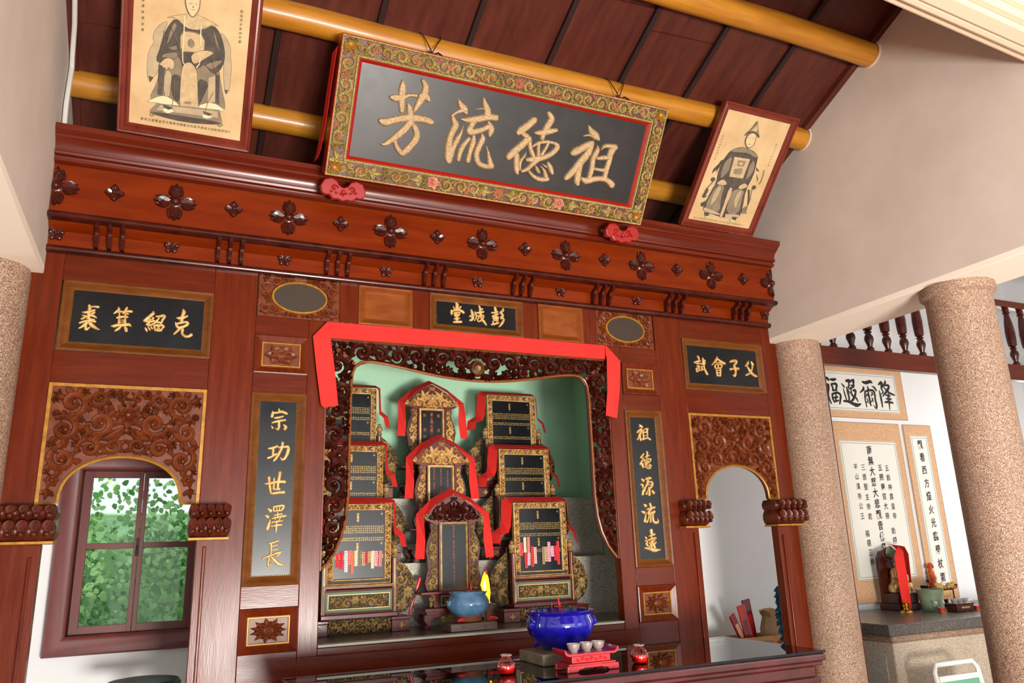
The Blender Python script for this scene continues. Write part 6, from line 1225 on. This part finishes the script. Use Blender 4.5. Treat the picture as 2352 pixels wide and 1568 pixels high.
# ================================================================== THINGS BEHIND THE RIGHT ARCH
t = thing('side_cabinet', 'plain low wooden cabinet carrying the cardboard box', 'cabinet', (2.0, .85, 0))
B('body', 'wood', t, -.30, .76, -.15, .20, 0, .70, bevel=.004); B('top', 'wood', t, -.32, .78, -.17, .22, .70, .72, bevel=.004); B('door', 'wood_honey', t, -.27, .26, -.158, -.148, .06, .66, bevel=.004); B('door', 'wood_honey', t, .30, .73, -.158, -.148, .06, .66, bevel=.004)
bx = thing('cardboard_box', 'open cardboard box of red packets behind the right arch', 'box', (2.285, .80, .722))
g = MB(); g.box(-.20, .41, -.10, -.095, 0, .14); g.box(-.20, .41, .095, .10, 0, .14); g.box(-.20, -.195, -.095, .095, 0, .14); g.box(.405, .41, -.095, .095, 0, .14); g.box(-.195, .405, -.095, .095, 0, .004); g.build('box_walls', 'cardboard', bx, smooth=False)
g = MB(); g.add([(-.20, -.10, .14), (.12, -.10, .14), (.13, -.125, .115), (-.18, -.125, .115)], [(0, 1, 2, 3)]); g.build('flap', 'cardboard', bx, smooth=False)
g = MB(); letter(g, '台', .13, .075, .06, -.101, .005, .02, 0); letter(g, '灣', .19, .078, .06, -.101, .005, .02, 0); g.build('print', 'print_text', bx, smooth=False)
def packet(loc, rot, w_, h_, m, label, cap_m=None):
    t = thing('incense_packet', label, 'packet', loc, rot, group='packets standing in the cardboard box')
    MB().box(-w_/2, w_/2, -.008, .008, 0, h_).build('wrapper', m, t, smooth=False, bevel=.004)
    g = MB(); g.box(-w_*.3, w_*.3, -.0095, -.0085, h_*.25, h_*.7); g.build('printed_band', cap_m or 'gilt_paint', t, smooth=False)
packet((2.26, .80, .80), (.05, -.50, .1), .050, .24, 'packet_maroon', 'slim maroon packet leaning left in the cardboard box', 'strip_7')
packet((2.315, .79, .74), (.0, -.22, .0), .066, .335, 'packet_red', 'tall bright red packet in the middle of the cardboard box', 'packet_maroon')
packet((2.40, .865, .74), (.0, -.14, .1), .075, .36, 'packet_maroon', 'tall dark maroon packet behind the bright red one', 'packet_red')
g = MB(); V = []; F = []; n = 14
rk = random.Random(9)
for j, (r, z) in enumerate(((.060, 0), (.075, .05), (.080, .11), (.070, .15), (.082, .175), (.068, .165))):
    for k in range(n): a = 2*PI*k/n; q = 1+rk.uniform(-.1, .1); V.append((r*q*1.25*math.cos(a), r*q*.8*math.sin(a), z+rk.uniform(-.008, .008)*(j > 0)))
for j in range(5):
    for k in range(n): F.append((j*n+k, j*n+(k+1) % n, (j+1)*n+(k+1) % n, (j+1)*n+k))
g.add(V, F); t = thing('paper_bag', 'crumpled brown paper bag with red packets in the cardboard box', 'bag', (2.545, .80, .727)); g.v = [(a*1.30, b, c*1.65) for a, b, c in g.v]; g.build('bag', 'kraft', t, ang=20)
MB(Matrix.Translation((0, 0, .24))).box(-.05, .05, -.03, .03, 0, .04).build('contents', 'packet_red', t, smooth=False, bevel=.006)
g = MB(); g.add([(-.035, 0, 0), (.035, 0, 0), (.030, .01, .30), (-.040, .012, .34), (-.03, .02, .15)], [(0, 1, 2, 3)]); o = g.build('clear_bag', 'pane_glass', smooth=False); o.location = (2.19, .85, .73); o.rotation_euler = (0, -.6, 0); tag(o, 'limp clear plastic sleeve sticking up left of the maroon packet', 'bag')
t = thing('duster', 'fluffy blue duster hanging at the right side of the arch', 'duster', (2.045, .150, 1.23))
g = MB(); rk = random.Random(2)
for i in range(260):
    z = -.36*rk.random(); a = rk.random()*6.28; r = .045*(.5+.5*math.sin(PI*min(1, -z/.36+.1))); g.leaf(math.cos(a)*r*.6, z, rk.uniform(-2.6, -.5), .04, .006, .01, math.sin(a)*r, 0, 2)
g.tube([(0, 0, -.03), (0, 0, -.2), (0, 0, -.34)], [.02, .034, .014], 10); g.build('fibres', 'duster_blue', t)
MB().tube([(0, 0, -.05), (.002, 0, .10), (.0, -.01, .16)], .008, 8).build('handle', 'wood', t)
MB().tube([(0, -.089, .15), (0, -.03, .145), (0, .0, .15), (0, .004, .165)], .004, 6).build('hook', 'steel', t)
# black round stool top behind the left arch
t = thing('round_stool', 'round black padded stool top just showing below the window', 'stool', (-1.52, .60, 0))
MB().lathe([(.0, .905), (.15, .905), (.165, .915), (.168, .935), (.155, .952), (.10, .960), (0, .962)], 32, cap=False).build('seat', 'black_rubber', t)
MB().lathe([(.02, .02), (.02, .905)], 12).build('pole', 'steel', t); MB().lathe([(.17, 0), (.17, .015), (.03, .03), (.02, .04)], 24).build('base', 'steel', t)

# ================================================================== RIGHT SIDE BAY
t = thing('balustrade', 'dark wooden balustrade with turned balusters above the side bay opening', 'balustrade', (0, 0, 0))
B('post', 'wood', t, 2.42, 2.508, -.005, .06, 0, 2.80, bevel=.004)
B('bottom_rail', 'wood_h', t, 2.42, 6.45, .0, .06, 2.642, 2.768, bevel=.004)
B('top_rail', 'wood_h', t, 2.36, 6.45, .0, .06, 3.245, 3.30, bevel=.004)
x = 2.656; first = None; rows_ = []
while x < 6.3:
    if first is None:
        g = MB(); g.lathe([(.010, 0), (.026, .002), (.026, .020), (.016, .032), (.022, .055), (.032, .085), (.030, .105), (.018, .128), (.028, .142), (.016, .150), (.030, .158), (.034, .20), (.036, .27), (.031, .34), (.022, .40), (.018, .42), (.028, .434), (.020, .446), (.026, .458), (.022, .477)], 16); o = g.build('baluster', 'wood_dark', t); first = o
    else: o = first.copy(); C.objects.link(o)
    o.location = (x, .03, 2.768); x += .1765
g = MB(); N = 24; V = []; F = []
for k in range(N+1):
    xx = 2.36+4.1*k/N; za = 3.30+.42*math.sin(PI*k/N)**.8; V += [(xx, .0, za), (xx, .05, za), (xx, .0, 4.3), (xx, .05, 4.3)]
for k in range(N): a = 4*k; F += [(a, a+4, a+6, a+2), (a+1, a+3, a+7, a+5), (a, a+1, a+5, a+4)]
g.add(V, F); g.build('arched_header', 'wood', t, smooth=False)
SY = 1.196
def scroll(name, label, x0, x1, z0, z1, wx0, wx1, wz0, wz1):
    t = thing('scroll_board', label, 'calligraphy board', ((x0+x1)/2, SY, z0)); cx, cz = (x0+x1)/2, z0
    B('mount', 'scroll_brown', t, x0-cx, x1-cx, -.010, .0, 0, z1-z0, bevel=.001)
    B('sheet', 'scroll_white', t, wx0-cx, wx1-cx, -.012, -.010, wz0-z0, wz1-z0, bevel=0)
    g = MB(Matrix.Translation((0, -.012, 0)))
    for i in (.004, .022): g.rings(wx0-cx+i, wx1-cx-i, wz0-z0+i, wz1-z0-i, [(0, 0), (0, .0008), (.003, .0008), (.003, 0)], cap=False)
    g.build('ruled_border', 'grey_line', t, smooth=False)
    g = MB(); g.rings(x0-cx, x1-cx, 0, z1-z0, [(0, .0105), (.003, .0108), (.003, .0100)], cap=False); g.build('edge_line', 'grey_line', t, smooth=False)
    def put(chars, size, off=.022, sx=1.):
        for ch, u, v in chars: letter(MB(), ch, u-cx, v-cz, size, -.0135, .004, off, 0, sx).build('character', 'black_ink', t, smooth=False)
    return put
put = scroll('', 'horizontal calligraphy board with four bold black characters under the balustrade', 3.607, 4.723, 2.522, 2.988, 3.692, 4.638, 2.582, 2.942)
TB_ = [o for o in C.objects if o.get('label', '').startswith('horizontal calligraphy')][0]
for ch in '隆爾遐福':
    cx, cz, S = BRUSH[ch]; brush(MB(Matrix.Translation((-TB_.location.x, 0, -TB_.location.z))), S, -.0125, .0008, 3, 1e-4, cx*1e-4, cz*1e-4).build('character', 'black_ink', TB_)
put = scroll('', 'tall central calligraphy sheet with five columns of black characters behind the statue', 3.760, 4.585, .966, 2.483, 3.815, 4.512, 1.149, 2.320)
def col(s, u0, z1, u1, z0): n = len(s); return [(c, u0+(u1-u0)*i/(n-1), z1+(z0-z1)*i/(n-1)) for i, c in enumerate(s)]
put(col('南無大慈大悲觀音佛母', 4.165, 2.24, 4.163, 1.405), .082, .018, .85)
put(col('五顯靈官大帝', 4.267, 2.085, 4.264, 1.671), .062, .012, .9); put(col('五穀神農皇帝', 4.350, 2.082, 4.352, 1.670), .058, .008, .9); put(col('助國公王', 4.308, 1.543, 4.308, 1.30), .060, .008, .9)
put(col('三恩聖主帝君', 4.063, 2.087, 4.056, 1.667), .060, .008, .9); put(col('福德正神', 3.995, 1.527, 4.003, 1.294), .060, .008, .9); put(col('平山漢帝公王', 3.974, 2.090, 3.968, 1.672), .058, .006, .9)
put = scroll('', 'narrow vertical calligraphy board at the right of the tall sheet', 4.640, 5.000, .956, 2.483, 4.703, 4.936, 1.060, 2.384)
put(col('觀看西方燈火光臨藜杖第', 4.823, 2.303, 4.824, 1.136), .085, .015, .85)

# counter
ct = thing('stone_counter', 'pebble-washed stone altar counter with a dark polished top in the side bay', 'altar', (4.165, .26, 0))
B('body', 'aggregate_pale', ct, -1.08, 1.08, .03, .92, 0, .80, bevel=.01)
g = MB(); g.box(-1.10, 1.10, .015, .93, .80, .845); g.build('cornice', 'aggregate', ct, smooth=False, bevel=.012)
B('top', 'granite_top', ct, -1.13, 1.13, 0, .932, .845, .92, bevel=.006)
B('side_panel', 'aggregate_grey', ct, -1.086, -1.079, .10, .85, .08, .72, bevel=.002)
CT = .9205
# shrine statue
t = thing('deity_statue', 'small gilt seated deity in a dark niche draped with red cloth', 'statue', (4.05, 1.00, CT))
g = MB(); g.box(-.13, .13, -.09, .10, 0, .05); g.box(-.115, .115, -.08, .09, .05, .13); g.build('pedestal', 'wood_dark', t, smooth=False, bevel=.005)
P = [(-.125, .13), (.125, .13), (.13, .40), (.09, .46), (0, .49), (-.09, .46), (-.13, .40)]
MB().prism(P, .05, .075).build('back_panel', 'wood_dark', t, smooth=False)
g = MB(); g.lathe([(.0, .135), (.075, .135), (.085, .16), (.080, .185), (.055, .21), (.050, .26), (.052, .29), (.035, .318), (.018, .328)], 16, cap=False)
for s in (-1, 1): g.tube([(s*.045, -.01, .30), (s*.070, -.03, .255), (s*.035, -.065, .225)], [.020, .018, .012], 8); g.tube([(s*.03, -.02, .19), (s*.075, -.05, .18), (s*.03, -.085, .165)], [.028, .030, .018], 8)
g.tube([(0, -.06, .165), (0, -.085, .15), (.01, -.095, .13)], [.02, .015, .008], 8)
for k in range(-2, 3): g.leaf(k*.02, .20, -PI/2+k*.15, .06, .008, .012, -.075)
g.build('robe', 'gold', t)
g = MB(Matrix.Translation((0, -.012, .352))); g.lathe([(0, -.032), (.016, -.028), (.024, -.012), (.026, .006), (.020, .024), (0, .032)], 14, cap=False); g.dome(0, -.004, .005, .006, -.024); g.build('head', 'skin', t)
g = MB(Matrix.Translation((0, -.008, .37))); g.lathe([(.027, 0), (.030, .008), (.022, .028), (.010, .045), (.012, .052), (0, .058)], 14, cap=False)
for k in range(-2, 3): g.leaf(k*.010, .005, PI/2+k*.2, .035, .006, .006, -.026)
g.build('headdress', 'jade', t)
g = MB(); g.dome(.02, .445, .055, .02, .045, 12); g.flower(.02, .44, .05, .03, 8, .045); g.build('rosette', 'jade', t)
F_ = [(-.120, -.115, .02), (-.125, -.115, .25), (-.115, -.105, .42), (-.06, -.09, .475), (0, -.08, .50), (.06, -.07, .49), (.115, -.05, .43), (.125, -.03, .25), (.130, -.02, .135)]
Bk = [(-.035, -.125, .015), (-.030, -.125, .25), (-.020, -.115, .46), (.0, -.06, .492), (.02, .06, .515), (.08, .07, .505), (.150, .06, .44), (.155, .06, .25), (.155, .06, .135)]
o = ribbon_sheet(F_[:4], Bk[:4]); o.location = (4.05, 1.0, CT); tag(o, 'red cloth hanging down the left front of the small shrine statue', 'cloth')
o = ribbon_sheet(F_[3:], [Bk[3]]+Bk[4:]); o.location = (4.05, 1.0, CT); tag(o, 'red cloth over the top and right side of the small shrine statue', 'cloth')
# pot and objects on the counter
def onc(name, label, cat, x, y, prof, m, n=24, group=None):
    t = thing(name, label, cat, (x, y, CT)); MB().lathe(prof, n, cap=False).build('body', m, t, ang=50); return t
t = onc('stone_censer', 'tall green jade coloured censer beside the shrine statue', 'censer', 4.085, .745, [(0, 0), (.070, 0), (.075, .01), (.078, .05), (.088, .12), (.100, .158), (.104, .165), (.096, .165), (.085, .15)], 'jade')
MB().lathe([(.086, .148), (0, .155)], 20, cap=False).build('ash', 'ash', t); MB().tube([(0, 0, .15), (-.004, 0, .215)], .002, 5).build('incense', 'incense', t)
onc('brass_holder', 'small brass oil lamp holder in front of the shrine statue', 'lamp holder', 3.865, .80, [(0, 0), (.048, 0), (.045, .012), (.020, .022), (.014, .035), (.030, .048), (.020, .058), (.030, .070), (.018, .074), (0, .076)], 'brass')
for x, y, lab in ((4.00, .60, 'clear plastic cup with red liquid left of the gilt cup stand'), (4.36, .57, 'clear plastic cup with red liquid right of the gilt cup stand')):
    t = onc('plastic_cup', lab, 'cup', x, y, [(.022, .004), (.026, .03), (.032, .065), (.036, .078)], 'jar_glass'); MB().lathe([(0, .012), (.024, .012), (.026, .034), (0, .034)], 18, cap=False).build('liquid', 'jelly_red', t); MB().lathe([(0, 0), (.020, 0), (.021, .012), (0, .012)], 18, cap=False).build('gilt_base', 'gold', t)
t = thing('small_cup_stand', 'small brown stand with three steel cups on the side counter', 'stand', (4.215, .60, CT))
g = MB(); g.box(-.095, .095, -.045, .045, 0, .052); g.box(-.105, .105, -.05, .05, .052, .060); g.build('block', 'wood_dark', t, smooth=False, bevel=.004)
g = MB(); 
for k in range(-2, 3): g.curl(k*.018, .028, .010, 0, 1, 1, .003, .004, -.045)
g.build('gilt_relief', 'gold', t)
for k in range(3):
    c = copy_tree(cup0); c.location = (4.155+.060*k, .60, CT+.061); tag(c, 'small steel cup, %s on the brown stand of the side counter' % ('left', 'middle', 'right')[k], 'cup', 'steel cups on the brown stand')
t = thing('gilt_stand', 'gilt carved offering stand behind the cups on the side counter', 'stand', (4.345, .86, CT))
g = MB(); g.box(-.13, .13, -.05, .05, .145, .165)
for s in (-1, 1): g.prism([(s*.13, .145), (s*.150, .155), (s*.158, .18), (s*.150, .185), (s*.135, .165)], -.05, .05); g.box(s*.10-.012, s*.10+.012, -.045, -.02, .0, .146); g.box(s*.10-.012, s*.10+.012, .02, .045, .0, .146)
g.build('frame', 'wood_dark', t, smooth=False, bevel=.003)
f = foliage([(-.12, .150), (.12, .150), (.12, .205), (-.12, .205)], [], .022, .008, .014, seed=61, grow=1.15); o = f['curl'].build('carved_screen_panel', 'gold', t); o.location = (0, -.052, 0)
B('shelf', 'gold', t, -.10, .10, -.045, .045, .07, .14, bevel=.003)
# orange dragon ornament hung on the wall
t = thing('dragon_ornament', 'small orange carved ornament with spiky top hanging right of the tall sheet', 'ornament', (4.62, 1.14, 1.02))
g = MB(); g.tube([(0, 0, 0), (.012, -.01, .03), (-.006, -.012, .07), (.010, -.01, .12), (0, -.006, .17), (.004, 0, .20)], [.018, .026, .030, .030, .024, .010], 10)
for k in range(9): g.leaf(0, .19, PI/2+(k-4)*.28, .055, .007, .01, -.006)
for k in range(10): g.leaf(-.02 if k % 2 else .02, .02+.015*k, (PI if k % 2 else 0)+.5, .022, .007, .012, -.008)
g.build('body', 'orange_dragon', t); MB().tube([(0, .0, 0), (0, .002, -.06)], [.016, .012], 8).build('stem', 'white_plastic', t); B('hook', 'wood_dark', t, -.01, .01, .0, .046, .08, .10, bevel=.002); B('base_plate', 'white_plastic', t, -.025, .025, -.02, .03, -.0985, -.055, bevel=.003)
# plastic chair at the bottom
t = thing('plastic_chair', 'white tubular chair with a green back panel at the lower right', 'chair', (3.22, -.30, 0))
def U(*p): return [tuple(q) for q in p]
g = MB().tube([(-.20, .22, 0), (-.20, .22, .45), (-.20, .25, .66), (-.17, .26, .70), (.17, .26, .70), (.20, .25, .66), (.20, .22, .45), (.20, .22, 0)], .016, 8); g.build('back_frame', 'white_plastic', t)
for s in (-1, 1): MB().tube([(s*.20, -.18, 0), (s*.20, -.18, .43), (s*.20, .22, .45)], .014, 8).build('leg', 'white_plastic', t)
B('seat', 'green_plastic', t, -.20, .20, -.2, .22, .43, .46, bevel=.01); B('back_panel', 'green_plastic', t, -.18, .18, .235, .25, .50, .60, bevel=.005); B('cross_bar', 'white_plastic', t, -.18, .18, .232, .255, .60, .635, bevel=.004)
